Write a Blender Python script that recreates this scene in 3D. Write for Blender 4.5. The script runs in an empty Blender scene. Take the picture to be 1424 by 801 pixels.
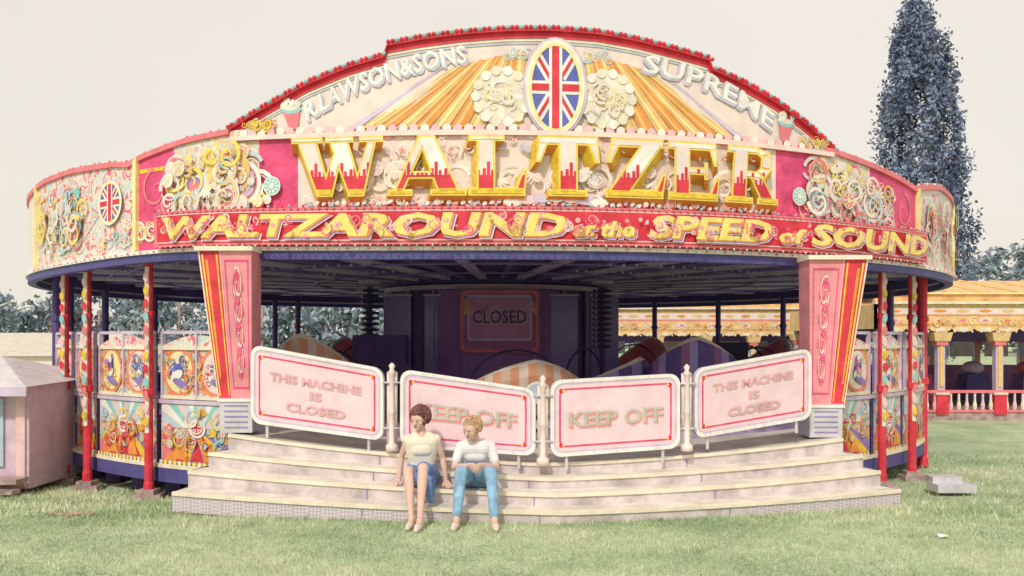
import bpy, bmesh, math, random
import numpy as np
from mathutils import Vector, Matrix
random.seed(7); rng=np.random.default_rng(5)
sc=bpy.context.scene
rad=math.radians
# ------------------------------------------------------------------ materials
_m={}
def M(name,col,rough=.55,var=.10,scale=5.0,metal=0.0,bump=0.0,col2=None,spec=.35,detail=4):
    if name in _m: return _m[name]
    m=bpy.data.materials.new(name); m.use_nodes=True; nt=m.node_tree; N=nt.nodes; L=nt.links
    p=N['Principled BSDF']; p.inputs['Roughness'].default_value=rough; p.inputs['Metallic'].default_value=metal
    p.inputs['Specular IOR Level'].default_value=spec
    g=N.new('ShaderNodeNewGeometry')
    n=N.new('ShaderNodeTexNoise'); n.inputs['Scale'].default_value=scale; n.inputs['Detail'].default_value=detail; n.inputs['Roughness'].default_value=.65
    L.new(g.outputs['Position'],n.inputs['Vector'])
    c2=col2 if col2 else tuple(min(1,c*(1+var)+var*.08) for c in col)
    c1=col if col2 else tuple(c*(1-var*1.4) for c in col)
    r=N.new('ShaderNodeValToRGB'); r.color_ramp.elements[0].position=.33; r.color_ramp.elements[1].position=.67
    r.color_ramp.elements[0].color=(*c1,1); r.color_ramp.elements[1].color=(*c2,1)
    L.new(n.outputs['Fac'],r.inputs['Fac']); L.new(r.outputs['Color'],p.inputs['Base Color'])
    if bump:
        b=N.new('ShaderNodeBump'); b.inputs['Strength'].default_value=bump; b.inputs['Distance'].default_value=.01
        n2=N.new('ShaderNodeTexNoise'); n2.inputs['Scale'].default_value=scale*8; L.new(g.outputs['Position'],n2.inputs['Vector'])
        L.new(n2.outputs['Fac'],b.inputs['Height']); L.new(b.outputs['Normal'],p.inputs['Normal'])
    _m[name]=m; return m
def ART(name,cols,scale=7,dist=1.2):
    if name in _m: return _m[name]
    m=bpy.data.materials.new(name); m.use_nodes=True; nt=m.node_tree; N=nt.nodes; L=nt.links
    p=N['Principled BSDF']; p.inputs['Roughness'].default_value=.45
    g=N.new('ShaderNodeNewGeometry')
    n=N.new('ShaderNodeTexNoise'); n.inputs['Scale'].default_value=scale; n.inputs['Detail'].default_value=2; n.inputs['Distortion'].default_value=dist
    L.new(g.outputs['Position'],n.inputs['Vector'])
    r=N.new('ShaderNodeValToRGB'); r.color_ramp.interpolation='CONSTANT'
    els=r.color_ramp.elements
    k=len(cols)
    els[0].position=0; els[0].color=(*cols[0],1); els[1].position=.30; els[1].color=(*cols[1],1)
    for i in range(2,k):
        e=els.new(.30+.42*(i-1)/(k-1)); e.color=(*cols[i],1)
    L.new(n.outputs['Fac'],r.inputs['Fac']); L.new(r.outputs['Color'],p.inputs['Base Color'])
    _m[name]=m; return m
cream=M('cream_paint',(.82,.74,.60)); white=M('white_paint',(.85,.82,.78)); pink=M('pale_pink_paint',(.82,.56,.58)); signpink=M('sign_pink_paint',(.84,.62,.68),var=.06)
pinkw=M('faded_pink_white_paint',(.84,.70,.66),var=.07); mag=M('magenta_paint',(.76,.08,.22),var=.18); red=M('red_paint',(.70,.04,.07),var=.15)
rose=M('rose_paint',(.80,.21,.25)); gold=M('gold_paint',(.82,.54,.05),var=.18,scale=12,rough=.35); yel=M('yellow_paint',(.88,.68,.12)); pale=M('pale_yellow_paint',(.88,.78,.36)); sglet=M('sign_yellow_paint',(.90,.74,.22))
org=M('orange_paint',(.80,.31,.06),var=.15); tan=M('tan_paint',(.80,.52,.20)); blue=M('blue_paint',(.12,.14,.50)); teal=M('teal_paint',(.28,.60,.62))
lblue=M('light_blue_paint',(.52,.62,.72)); purple=M('purple_paint',(.30,.20,.50)); green=M('green_paint',(.28,.45,.26)); lilac=M('lilac_paint',(.62,.52,.68))
dark=M('purple_shade_tone',(.095,.06,.22)); dark2=M('purple_shade_beam',(.30,.24,.52)); ceilm=M('ceiling_canvas',(.22,.17,.44)); black=M('black_rubber',(.035,.03,.075))  # hazy, lifted purple shade is mixed into these interior colours
navy=M('navy_skirt',(.09,.08,.27)); canvas=M('cream_canvas',(.62,.56,.48),bump=.2); wood=M('weathered_wood',(.44,.32,.30),var=.3,bump=.4)
steel=M('painted_steel',(.66,.64,.70),rough=.35,metal=.2)
art1=ART('scrollwork_paint',[(.80,.66,.56),(.78,.42,.42),(.84,.77,.66),(.55,.66,.70),(.84,.68,.30),(.80,.45,.42),(.84,.80,.72)],scale=6)
art2=ART('mural_paint',[(.22,.18,.42),(.74,.32,.10),(.82,.70,.45),(.40,.58,.60),(.76,.14,.14),(.86,.60,.12),(.62,.30,.40)],scale=7)
art3=ART('faded_mural_paint',[(.78,.38,.40),(.84,.72,.62),(.54,.66,.68),(.82,.72,.62),(.76,.16,.26),(.84,.72,.52),(.60,.48,.64)],scale=5)

# ------------------------------------------------------------------ builder
def empty(name,loc=(0,0,0)):
    e=bpy.data.objects.new(name,None); e.location=loc; e.empty_display_size=.2; sc.collection.objects.link(e); return e
class B:
    def __init__(s): s.v=[]; s.f=[]; s.mi=[]; s.ml=[]; s.o=.008
    def idx(s,m):
        if m not in s.ml: s.ml.append(m)
        return s.ml.index(m)
    def add(s,vs,fs,m):
        o=len(s.v); s.v+= [tuple(v) for v in vs]; i=s.idx(m)
        for f in fs: s.f.append(tuple(o+k for k in f)); s.mi.append(i)
    def box(s,c,d,m,rz=0,taper=1.0):
        vs=[]
        for z in (-1,1):
            t=taper if z>0 else 1
            for x,y in ((-1,-1),(1,-1),(1,1),(-1,1)):
                X=x*d[0]/2*t; Y=y*d[1]/2*t
                vs.append((c[0]+X*math.cos(rz)-Y*math.sin(rz),c[1]+X*math.sin(rz)+Y*math.cos(rz),c[2]+z*d[2]/2))
        s.add(vs,[(3,2,1,0),(4,5,6,7),(0,1,5,4),(1,2,6,5),(2,3,7,6),(3,0,4,7)],m)
    def tube(s,pts,r,m,n=8,r2=None,cap=True):
        pts=[Vector(p) for p in pts]; k=len(pts); vs=[]; fs=[]
        for i,p in enumerate(pts):
            t=(pts[min(i+1,k-1)]-pts[max(i-1,0)]).normalized()
            a=t.cross(Vector((0,0,1))); 
            if a.length<.05: a=t.cross(Vector((0,1,0)))
            a.normalize(); b=t.cross(a)
            rr=r if r2 is None else r+(r2-r)*i/(k-1)
            for j in range(n):
                q=2*math.pi*j/n; vs.append(p+a*rr*math.cos(q)+b*rr*math.sin(q))
        for i in range(k-1):
            for j in range(n):
                fs.append((i*n+j,i*n+(j+1)%n,(i+1)*n+(j+1)%n,(i+1)*n+j))
        if cap: fs.append(tuple(range(n))[::-1]); fs.append(tuple((k-1)*n+j for j in range(n)))
        s.add(vs,fs,m)
    def lathe(s,c,prof,m,n=16):
        vs=[];fs=[];k=len(prof)
        for r,z in prof:
            for j in range(n):
                q=2*math.pi*j/n; vs.append((c[0]+r*math.cos(q),c[1]+r*math.sin(q),c[2]+z))
        for i in range(k-1):
            for j in range(n): fs.append((i*n+j,i*n+(j+1)%n,(i+1)*n+(j+1)%n,(i+1)*n+j))
        fs.append(tuple(range(n))[::-1]); fs.append(tuple((k-1)*n+j for j in range(n)))
        s.add(vs,fs,m)
    def ball(s,c,r,m):
        s.lathe(c,[(r*.05,-r),(r*.7,-r*.7),(r,0),(r*.7,r*.7),(r*.05,r)],m,6)
    def ell(s,c,rx,ry,rz,m,n=12,k=8,jit=0):
        vs=[];fs=[]
        for i in range(k+1):
            a=math.pi*i/k
            for j in range(n):
                q=2*math.pi*j/n; t=1+random.uniform(-jit,jit)
                vs.append((c[0]+rx*t*math.sin(a)*math.cos(q),c[1]+ry*t*math.sin(a)*math.sin(q),c[2]-rz*t*math.cos(a)))
        for i in range(k):
            for j in range(n): fs.append((i*n+j,i*n+(j+1)%n,(i+1)*n+(j+1)%n,(i+1)*n+j))
        s.add(vs,fs,m)
    # ---- painted artwork helpers working on a surface map f(s,z,off)
    def nx(s): s.o+=.00032; return s.o
    def poly(s,f,pts,m,off=None):
        off=s.nx() if off is None else off
        s.add([f(x,z,off) for x,z in pts],[tuple(range(len(pts)))],m)
    def disc(s,f,cx,cz,rx,rz,m,n=24,rot=0,off=None):
        off=s.nx() if off is None else off
        vs=[f(cx,cz,off)]
        for j in range(n):
            q=2*math.pi*j/n; a=rx*math.cos(q); b=rz*math.sin(q)
            vs.append(f(cx+a*math.cos(rot)-b*math.sin(rot),cz+a*math.sin(rot)+b*math.cos(rot),off))
        s.add(vs,[(0,1+j,1+(j+1)%n) for j in range(n)],m)
    def ring(s,f,cx,cz,rx,rz,w,m,n=32,off=None):
        off=s.nx() if off is None else off
        vs=[]
        for j in range(n):
            q=2*math.pi*j/n
            vs.append(f(cx+rx*math.cos(q),cz+rz*math.sin(q),off)); vs.append(f(cx+(rx-w)*math.cos(q),cz+(rz-w)*math.sin(q),off))
        s.add(vs,[(2*j,2*((j+1)%n),2*((j+1)%n)+1,2*j+1) for j in range(n)],m)
    def ribbon(s,f,pts,w,m,taper=.3,off=None):
        off=s.nx() if off is None else off
        vs=[];k=len(pts)
        for i in range(k):
            a=pts[max(i-1,0)]; b=pts[min(i+1,k-1)]; dx,dz=b[0]-a[0],b[1]-a[1]; l=math.hypot(dx,dz) or 1
            ww=w*(1+(taper-1)*i/(k-1))/2
            vs.append(f(pts[i][0]-dz/l*ww,pts[i][1]+dx/l*ww,off)); vs.append(f(pts[i][0]+dz/l*ww,pts[i][1]-dx/l*ww,off))
        s.add(vs,[(2*i+1,2*i+3,2*i+2,2*i) for i in range(k-1)],m)
    def scroll(s,f,cx,cz,r,a0,turns,d,w,m):
        pts=[]
        for i in range(22):
            t=i/21; q=a0+d*t*turns*2*math.pi; rr=r*(1-.85*t)
            pts.append((cx+rr*math.cos(q),cz+rr*math.sin(q)))
        s.ribbon(f,pts,w,m,.4)
    def rosette(s,f,cx,cz,r,cols,n=10):
        s.disc(f,cx,cz,r,r,cols[0]); s.ring(f,cx,cz,r*.98,r*.98,r*.1,cols[1])
        for j in range(n):
            q=2*math.pi*j/n; s.disc(f,cx+.6*r*math.cos(q),cz+.6*r*math.sin(q),r*.24,r*.1,cols[1+j%(len(cols)-1)],8,q)
        s.disc(f,cx,cz,r*.3,r*.3,cols[1],12); s.disc(f,cx,cz,r*.18,r*.18,cols[-1],10)
    def band(s,f,s0,s1,z0,z1,off,m,n=None):
        n=n or max(1,int(abs(s1-s0)/.15)); vs=[]
        for i in range(n+1):
            x=s0+(s1-s0)*i/n
            vs.append(f(x,z0(x) if callable(z0) else z0,off)); vs.append(f(x,z1(x) if callable(z1) else z1,off))
        s.add(vs,[(2*i,2*i+2,2*i+3,2*i+1) for i in range(n)],m)
    def solidband(s,f,s0,s1,z0,z1,o0,o1,mf,mb=None,n=None):
        mb=mb or mf
        n=n or max(1,int(abs(s1-s0)/.15)); vs=[]
        for i in range(n+1):
            x=s0+(s1-s0)*i/n; a=z0(x) if callable(z0) else z0; b=z1(x) if callable(z1) else z1
            vs+=[f(x,a,o1),f(x,b,o1),f(x,b,o0),f(x,a,o0)]
        F=[];K=[]
        for i in range(n):
            F.append((4*i,4*i+4,4*i+5,4*i+1))
            K+=[(4*i+1,4*i+5,4*i+6,4*i+2),(4*i+2,4*i+6,4*i+7,4*i+3),(4*i+3,4*i+7,4*i+4,4*i)]
        K+=[(0,1,2,3),(4*n+3,4*n+2,4*n+1,4*n)]
        s.add(vs,F,mf); s.add(vs,K,mb)
    def cluster(s,f,x0,x1,z0,z1,n,pal,big=.3):
        o=s.o
        for i in range(n):
            r=random.uniform(.4,1)*min(big,(z1-z0)/2.1,(x1-x0)/2.1); cx=random.uniform(x0+r,x1-r); cz=random.uniform(z0+r,z1-r)
            t=random.random(); c=random.choice(pal); c2=random.choice(pal)
            if t<.55:
                s.scroll(f,cx,cz,r,random.uniform(0,6.28),random.uniform(.8,1.5),random.choice((-1,1)),r*.28,c)
                s.scroll(f,cx,cz,r*.98,random.uniform(0,6.28),random.uniform(.8,1.5),random.choice((-1,1)),r*.1,c2)
            elif t<.75: s.rosette(f,cx,cz,r*.5,[c,c2,random.choice(pal)],8)
            else:
                a=random.uniform(0,6.28)
                for k in range(5):
                    q=a+.38*k; s.disc(f,cx+.5*r*math.cos(q),cz+.5*r*math.sin(q),r*.45,r*.1,c if k%2 else c2,8,q)
        s.o=o
    def finish(s,name,parent=None,smooth=False):
        me=bpy.data.meshes.new(name); me.from_pydata(s.v,[],s.f)
        for m in s.ml: me.materials.append(m)
        me.polygons.foreach_set('material_index',s.mi)
        if smooth: me.polygons.foreach_set('use_smooth',[True]*len(s.f))
        me.update(); ob=bpy.data.objects.new(name,me); sc.collection.objects.link(ob)
        if parent: ob.parent=parent
        return ob
def clip(poly,cl):
    out=list(poly); n=len(cl)
    area=sum(cl[i][0]*cl[(i+1)%n][1]-cl[(i+1)%n][0]*cl[i][1] for i in range(n))
    if area<0: cl=cl[::-1]
    for i in range(n):
        a,b=cl[i],cl[(i+1)%n]; inp=out; out=[]
        if not inp: return []
        side=lambda p:(b[0]-a[0])*(p[1]-a[1])-(b[1]-a[1])*(p[0]-a[0])
        for j in range(len(inp)):
            p,q=inp[j],inp[(j+1)%len(inp)]; sp,sq=side(p),side(q)
            if sp>=0: out.append(p)
            if (sp>=0)!=(sq>=0):
                t=sp/(sp-sq); out.append((p[0]+(q[0]-p[0])*t,p[1]+(q[1]-p[1])*t))
    return out
_tc={}
def textmesh(txt,offset=0.0):
    k=(txt,offset)
    if k in _tc: return _tc[k]
    cu=bpy.data.curves.new('t','FONT'); cu.body=txt; cu.size=1; cu.offset=offset; cu.resolution_u=2
    ob=bpy.data.objects.new('t',cu); sc.collection.objects.link(ob)
    dg=bpy.context.evaluated_depsgraph_get(); me=ob.evaluated_get(dg).to_mesh()
    v=[(a.co.x,a.co.y) for a in me.vertices]; f=[tuple(p.vertices) for p in me.polygons]
    ob.evaluated_get(dg).to_mesh_clear(); bpy.data.objects.remove(ob)
    _tc[k]=(v,f); return v,f
def text(b,f,txt,p0,p1,h,m,shear=0,offset=.02,bow=0,off=None,dx=0,dz=0):
    off=b.nx() if off is None else off
    v0,_=textmesh(txt,0.0); x0=min(a[0] for a in v0); x1=max(a[0] for a in v0)
    v,fs=textmesh(txt,offset)
    ux,uz=p1[0]-p0[0],p1[1]-p0[1]; L=math.hypot(ux,uz); ux/=L; uz/=L; sx=L/(x1-x0); sy=h/.7
    vs=[]
    for x,y in v:
        t=(x-x0)*sx; hh=y*sy; t2=t+shear*hh; w=t/L
        hh+=bow*4*w*(1-w)
        vs.append(f(p0[0]+ux*t2-uz*hh+dx,p0[1]+uz*t2+ux*hh+dz,off))
    b.add(vs,fs,m)
def jack(b,f,cx,cz,rx,rz):
    E=[(cx+rx*math.cos(2*math.pi*i/28),cz+rz*math.sin(2*math.pi*i/28)) for i in range(28)]
    b.poly(f,E,blue); b.o+=.0008
    def stripe(a,w,m):
        c,s_=math.cos(a),math.sin(a); L=2*max(rx,rz)
        P=[(cx+c*L-s_*w,cz+s_*L+c*w),(cx-c*L-s_*w,cz-s_*L+c*w),(cx-c*L+s_*w,cz-s_*L-c*w),(cx+c*L+s_*w,cz+s_*L-c*w)]
        P=clip(P,E)
        if P: b.poly(f,P,m); b.o+=.0005
    d=math.atan2(rz,rx); w=rx
    for a in (d,-d): stripe(a,.2*w,white)
    for a in (d,-d): stripe(a,.07*w,red)
    for a in (0,math.pi/2): stripe(a,.27*w,white)
    for a in (0,math.pi/2): stripe(a,.15*w,red)
    b.o+=.001
    b.ring(f,cx,cz,rx*1.12,rz*1.08,rx*.14,pale); b.ring(f,cx,cz,rx*1.2,rz*1.13,rx*.09,white)
def fan(b,f,ox,oz,a0,a1,n,L,reg,mats):
    for i in range(n):
        q0=a0+(a1-a0)*i/n; q1=a0+(a1-a0)*(i+1)/n
        P=clip([(ox,oz),(ox+L*math.cos(q0),oz+L*math.sin(q0)),(ox+L*math.cos(q1),oz+L*math.sin(q1))],reg)
        if len(P)>2: b.poly(f,P,mats[i%len(mats)])
def rrect(x0,y0,x1,y1,r,n=6):
    P=[]
    for cx,cy,a in ((x1-r,y1-r,0),(x0+r,y1-r,90),(x0+r,y0+r,180),(x1-r,y0+r,270)):
        for i in range(n+1):
            q=rad(a+90*i/n); P.append((cx+r*math.cos(q),cy+r*math.sin(q)))
    return P
def rring(b,f,A,C,m,off=None):
    off=b.nx() if off is None else off
    n=len(A); b.add([f(x,z,off) for x,z in A]+[f(x,z,off) for x,z in C],[(i,(i+1)%n,n+(i+1)%n,n+i) for i in range(n)],m)

# ------------------------------------------------------------------ ground
def sst(t): t=max(0,min(1,t)); return t*t*(3-2*t)
def zg(x,y): return -.32*sst((y-8.5)/3.5)+.015*math.sin(x*1.3+y)*sst((abs(x)-1)/3)
def mkground():
    xs=[-900,-300,-120,-60,-30]+[-20+i*.5 for i in range(81)]+[30,60,120,300,900]
    ys=[-60,-20,-5,0,2,4]+[5+i*.35 for i in range(40)]+[20,24,30,40,60,100,200,500,1500]
    vs=[(x,y,zg(x,y)) for y in ys for x in xs]; n=len(xs)
    fs=[(j*n+i,j*n+i+1,(j+1)*n+i+1,(j+1)*n+i) for j in range(len(ys)-1) for i in range(n-1)]
    me=bpy.data.meshes.new('grass_ground'); me.from_pydata(vs,[],fs); me.update()
    m=bpy.data.materials.new('field_grass'); m.use_nodes=True; nt=m.node_tree; N=nt.nodes; L=nt.links; p=N['Principled BSDF']; p.inputs['Roughness'].default_value=.9
    g=N.new('ShaderNodeNewGeometry'); n1=N.new('ShaderNodeTexNoise'); n1.inputs['Scale'].default_value=.9; n1.inputs['Detail'].default_value=6; n1.inputs['Roughness'].default_value=.7
    n2=N.new('ShaderNodeTexNoise'); n2.inputs['Scale'].default_value=22; n2.inputs['Detail'].default_value=4
    for q in (n1,n2): L.new(g.outputs['Position'],q.inputs['Vector'])
    ad=N.new('ShaderNodeMath'); ad.operation='ADD'; ml=N.new('ShaderNodeMath'); ml.operation='MULTIPLY'; ml.inputs[1].default_value=.55
    L.new(n2.outputs['Fac'],ml.inputs[0]); L.new(n1.outputs['Fac'],ad.inputs[0]); L.new(ml.outputs[0],ad.inputs[1])
    r=N.new('ShaderNodeValToRGB'); e=r.color_ramp.elements; e[0].position=.55; e[0].color=(.22,.31,.17,1); e[1].position=1.0; e[1].color=(.60,.62,.44,1)
    k=e.new(.78); k.color=(.40,.49,.30,1)
    L.new(ad.outputs[0],r.inputs['Fac']); L.new(r.outputs['Color'],p.inputs['Base Color'])
    b=N.new('ShaderNodeBump'); b.inputs['Strength'].default_value=.6; b.inputs['Distance'].default_value=.03; L.new(n2.outputs['Fac'],b.inputs['Height']); L.new(b.outputs['Normal'],p.inputs['Normal'])
    me.materials.append(m); o=bpy.data.objects.new('grass_ground',me); sc.collection.objects.link(o)
mkground()
def mkblades():
    V=[];F=[];MI=[]
    def scatter(n,x0,x1,y0,y1,hm,wm):
        xs=rng.uniform(x0,x1,n); ys=rng.uniform(y0,y1,n)
        for x,y in zip(xs,ys):
            t=math.sin(x*2.1+1.3*math.sin(y*1.7))*.6+math.sin(y*3.3+x*.9)*.5+math.sin(x*.8+y*5.1)*.4+rng.normal()*.8
            h=hm*rng.uniform(.5,1.3)*(1.15 if t>0 else .8); a=rng.uniform(0,6.28); w=wm*rng.uniform(.6,1.2); lx,ly=rng.normal(0,h*.45,2); z=zg(x,y)-.003
            o=len(V); c,s_=math.cos(a)*w,math.sin(a)*w
            V.extend([(x-c,y-s_,z),(x+c,y+s_,z),(x+lx,y+ly,z+h)]); F.append((o,o+1,o+2)); MI.append(0 if t<-.6 else (1 if t<.6 else 2))
    scatter(66000,-4.9,4.9,6.2,8.9,.030,.0035)
    scatter(12000,-9,-3.3,8.6,12.2,.055,.007)
    scatter(17000,3.8,13,8.6,16,.055,.007)
    scatter(11000,-4.2,5.0,8.2,9.3,.055,.004)
    me=bpy.data.meshes.new('grass_blades'); me.from_pydata(V,[],F)
    for n,c in (('grass_dark',(.24,.35,.17)),('grass_mid',(.40,.51,.29)),('grass_dry',(.68,.68,.48))): me.materials.append(M(n,c,rough=.8,var=.2,scale=3))
    me.polygons.foreach_set('material_index',MI); me.update()
    o=bpy.data.objects.new('grass_blades',me); sc.collection.objects.link(o)
mkblades()

# ------------------------------------------------------------------ ride
XC,YC,R=-.35,18.2,8.4
def cyl(Rr,bump=False):
    def f(s,z,off):
        p=s/8.4; r=Rr+off
        if bump: z+= .06*math.exp(-((s+3.9)/1.8)**2)
        return (XC+r*math.sin(p),YC-r*math.cos(p),z)
    return f
C=cyl(R,True)
ride=empty('waltzer_ride',(XC,YC,0))
def fin(b,name,par=ride,smooth=False):
    o=b.finish(name,par,smooth)
    if par and par.location.length>0: o.matrix_parent_inverse=Matrix.Translation(-par.location)
    return o
def interp(tab):
    xs=[t[0] for t in tab]; ys=[t[1] for t in tab]
    return lambda x: float(np.interp(x,xs,ys))
ztop=interp([(-26.4,3.93),(-8,3.95),(-7.2,3.99),(-6,3.98),(-5.0,3.92),(-4.55,3.86),(-4.5,3.92),(-3.64,4.06),(-3.0,4.12),(-2.5,4.12),(-2,4.0),(3.6,4.0),(4.0,4.1),(4.6,4.07),(5.2,4.0),(6.0,3.9),(6.6,3.80),(6.7,3.86),(7.6,3.97),(9,3.95),(26.4,3.93)])
KS=8.4*math.pi/180
ATAB=[(-20.5,4.12),(-17,4.36),(-13.4,4.60),(-10,4.77),(-7.25,4.87),(-7.2,4.99),(-4.5,5.05),(-1.5,5.10),(2,5.14),(5.5,5.155),(9,5.14),(12,5.09),(15,5.02),(18.35,4.94),(18.4,4.84),(21.5,4.71),(24.65,4.54),(28,4.32),(31.2,4.06)]
atop=interp([(a*KS,z) for a,z in ATAB])
b=B()
segs=[(-26.38,-10,cream),(-10,-7.6,pinkw),(-7.6,-4.5,art3),(-4.5,-3.85,mag),(-3.85,-2.6,art1),(-2.6,-2.1,mag),(-2.1,3.6,pinkw),(3.6,4.2,mag),(4.2,5.3,art1),(5.3,6.6,mag),(6.6,9.6,art3),(9.6,26.38,cream)]
for a,c,m in segs: b.solidband(C,a,c,2.76,ztop,-.05,0,m,dark)
b.o=.008
b.solidband(C,-26.38,-3.0,lambda x:ztop(x)-.05,lambda x:ztop(x)+.015,-.06,.035,rose); b.solidband(C,4.4,26.38,lambda x:ztop(x)-.05,lambda x:ztop(x)+.015,-.06,.035,rose)
b.solidband(C,-26.38,26.38,2.715,2.76,-.06,.05,white)
b.solidband(C,-26.38,26.38,2.62,2.715,-.10,.02,navy)
for x in (-7.6,-4.5,6.6,9.6): b.solidband(C,x-.03,x+.03,2.77,ztop,.0,.05,pale,n=1)
pal=[cream,white,pink,lblue,yel,rose,teal,pinkw]
b.cluster(C,-7.5,-5.5,2.85,3.85,60,pal,.24)
fan(b,C,-5.3,3.3,rad(150),rad(215),8,1.2,[(-7.2,2.9),(-5.3,2.9),(-5.3,3.75),(-7.2,3.75)],[rose,cream,teal,pink]); b.o=.03
jack(b,C,-5.02,3.42,.22,.25); b.o=.008
b.cluster(C,-5.45,-4.55,2.82,3.1,14,pal,.2)
b.cluster(C,-4.75,-4.1,2.85,3.15,10,[cream,gold,pink],.14)
b.scroll(C,-4.15,3.5,.26,rad(100),1.1,1,.045,rose); b.o=.008
b.band(C,-4.45,-3.9,3.72,3.77,.006,gold)
def horsegroup(cx,sg):
    b.o=.012
    pal2=[cream,white,pinkw,tan,lblue,white,cream,pinkw,yel,rose]
    b.cluster(C,cx-.85,cx+.85,2.98,4.0,70,pal2,.22)
    b.o=.045
    X=lambda u:cx+sg*u
    b.disc(C,X(.25),3.45,.30,.15,cream,20,-.5*sg); b.disc(C,X(.02),3.68,.11,.25,cream,16,-.45*sg); b.disc(C,X(-.12),3.86,.15,.065,cream,14,.35*sg)
    for k in range(6): b.disc(C,X(.10-.02*k),3.86-.06*k,.09,.028,[yel,tan][k%2],8,-.7*sg)
    b.disc(C,X(.28),3.47,.12,.13,purple,14); b.disc(C,X(.28),3.47,.08,.09,rose,12)
    for u,v,a in ((-.05,3.25,.9),(.05,3.17,1.3),(.5,3.2,-1.1),(.6,3.3,-.7)): b.disc(C,X(u),v,.16,.035,cream,10,a*sg)
    b.scroll(C,X(.62),3.55,.18,0,1,sg,.06,tan); b.disc(C,X(-.15),3.88,.012,.012,black,6)
    b.ring(C,X(-.42),3.50,.24,.26,.05,white); b.ring(C,X(-.42),3.5,.19,.21,.02,rose); b.disc(C,X(-.42),3.5,.16,.18,lilac); b.rosette(C,X(-.42),3.5,.12,[white,rose,lblue])
    b.rosette(C,X(-.80),3.45,.11,[teal,white,cream]); b.rosette(C,X(-.42),3.86,.09,[cream,tan,rose])
horsegroup(-3.2,-1); horsegroup(4.72,1)
b.o=.008
b.cluster(C,5.4,5.95,3.0,3.8,24,[cream,gold,pink,lilac],.16)
b.scroll(C,6.15,3.45,.26,rad(80),1.1,-1,.045,rose)
b.cluster(C,6.75,9.4,2.85,3.85,60,pal,.24); b.o=.03; jack(b,C,7.15,3.4,.20,.24)
b.o=.008
for i in range(46):
    x=-2.0+i*.122
    b.disc(C,x,3.99,.055,.045,white if i%2 else pink,10,off=.012+.0006*(i%2))
b.cluster(C,-2.05,3.55,3.16,3.34,70,[pink,white,pinkw,rose,white,tan],.09)
b.cluster(C,-2.05,3.55,3.72,3.97,60,[pink,white,pinkw,cream,rose,lilac],.10)
b.cluster(C,-2.05,3.55,3.3,3.8,50,[white,pinkw,cream,pinkw,pink],.18)
fin(b,'rounding_boards')
b=B()
i=0; s=-7.6
while s<9.6:
    if not(-20.5*KS<s<31.2*KS): 
        x,y,z=C(s,ztop(s)+.03,0); b.ball((x,y,z),.019,[rose,teal,cream][i%3])
    x,y,z=C(s,2.735,.07); b.ball((x,y,z),.014,[white,rose][i%2])
    s+=.12; i+=1
for i in range(150):
    a=-20.5+51.7*i/149; x,y,z=C(a*KS,atop(a*KS)+.038,.03); b.ball((x,y,z),.026,[red,red,teal][i%3])
for i in range(126):
    s=-4.0+10.65*i/125
    b.ball(C(s,3.20,.16),.017,[red,teal,rose][i%3]); b.ball(C(s,2.765,.15),.013,[rose,cream][i%2])
fin(b,'light_bulbs')
# arch facade
b=B()
s0,s1=-20.5*KS,31.2*KS
b.solidband(C,s0,s1,3.93,atop,-.12,-.03,pinkw,rose,n=150)
A=cyl(R-.03,True)
b.band(A,s0+.02,s1-.02,lambda x:max(3.97,atop(x)-.07),lambda x:atop(x)-.005,.012,red,n=150)
b.band(A,s0+.1,s1-.1,lambda x:max(3.98,atop(x)-.105),lambda x:max(3.99,atop(x)-.085),.012,cream,n=150)
b.band(A,s0+.1,s1-.1,lambda x:max(3.98,atop(x)-.135),lambda x:max(3.99,atop(x)-.118),.012,lblue,n=150)
b.solidband(C,s0,s1,lambda x:atop(x)-.004,lambda x:atop(x)+.03,-.14,.03,red,n=150)
b.solidband(C,s0+.05,s1-.05,3.985,4.04,-.02,.05,pinkw,rose,n=90)
for i in range(60):
    x=s0+.2+(s1-s0-.4)*i/59; b.disc(A,x,4.07,.05,.05,pink if i%2 else white,10,off=.04+.0006*(i%2))
for sg in (-1,1):
    # broad diagonal sun-ray beams running down and outwards
    cxm=.83
    for k in range(9):
        lo=2.10-k*.205; up=1.05-k*.085; w0=.092; w1=.040; zt=4.77+.02*k
        xl=cxm+sg*lo; xu=cxm+sg*up
        P=[(xl-w0,4.085),(xl+w0,4.085),(xu+w1,zt),(xu-w1,zt)]
        b.poly(A,P,[tan,org][k%2],off=.0150+.0004*k)
        P2=[(xl-w0*.45,4.09),(xl+w0*.1,4.09),(xu+w1*.1,zt-.01),(xu-w1*.45,zt-.01)]
        b.poly(A,P2,[pale,tan][k%2],off=.0190+.0002*k)
    b.poly(A,[(cxm+sg*2.22,4.085),(cxm+sg*2.34,4.085),(cxm+sg*1.16,4.83),(cxm+sg*1.11,4.83)],lilac,off=.0192)
b.o=.03
b.rosette(A,.24,4.42,.32,[cream,white,pinkw,cream],12); b.rosette(A,1.42,4.42,.32,[cream,white,pinkw,cream],12)
for cx in (.24,1.42):
    for j in range(14):
        q=2*math.pi*j/14; b.disc(A,cx+.29*math.cos(q),4.42+.29*math.sin(q),.055,.055,white if j%2 else cream,10)
    b.cluster(A,cx-.22,cx+.22,4.2,4.64,14,[cream,white,pale,pinkw,pinkw],.12)
b.o=.06
b.disc(A,.83,4.53,.36,.55,lilac,32); b.disc(A,.83,4.53,.34,.53,cream,32); b.o=.064; jack(b,A,.83,4.52,.27,.46)
b.o=.02
b.cluster(A,.15,.65,4.8,5.0,10,[white,cream,lblue],.1); b.cluster(A,1.05,1.5,4.8,5.0,10,[white,cream,lblue],.1)
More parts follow.
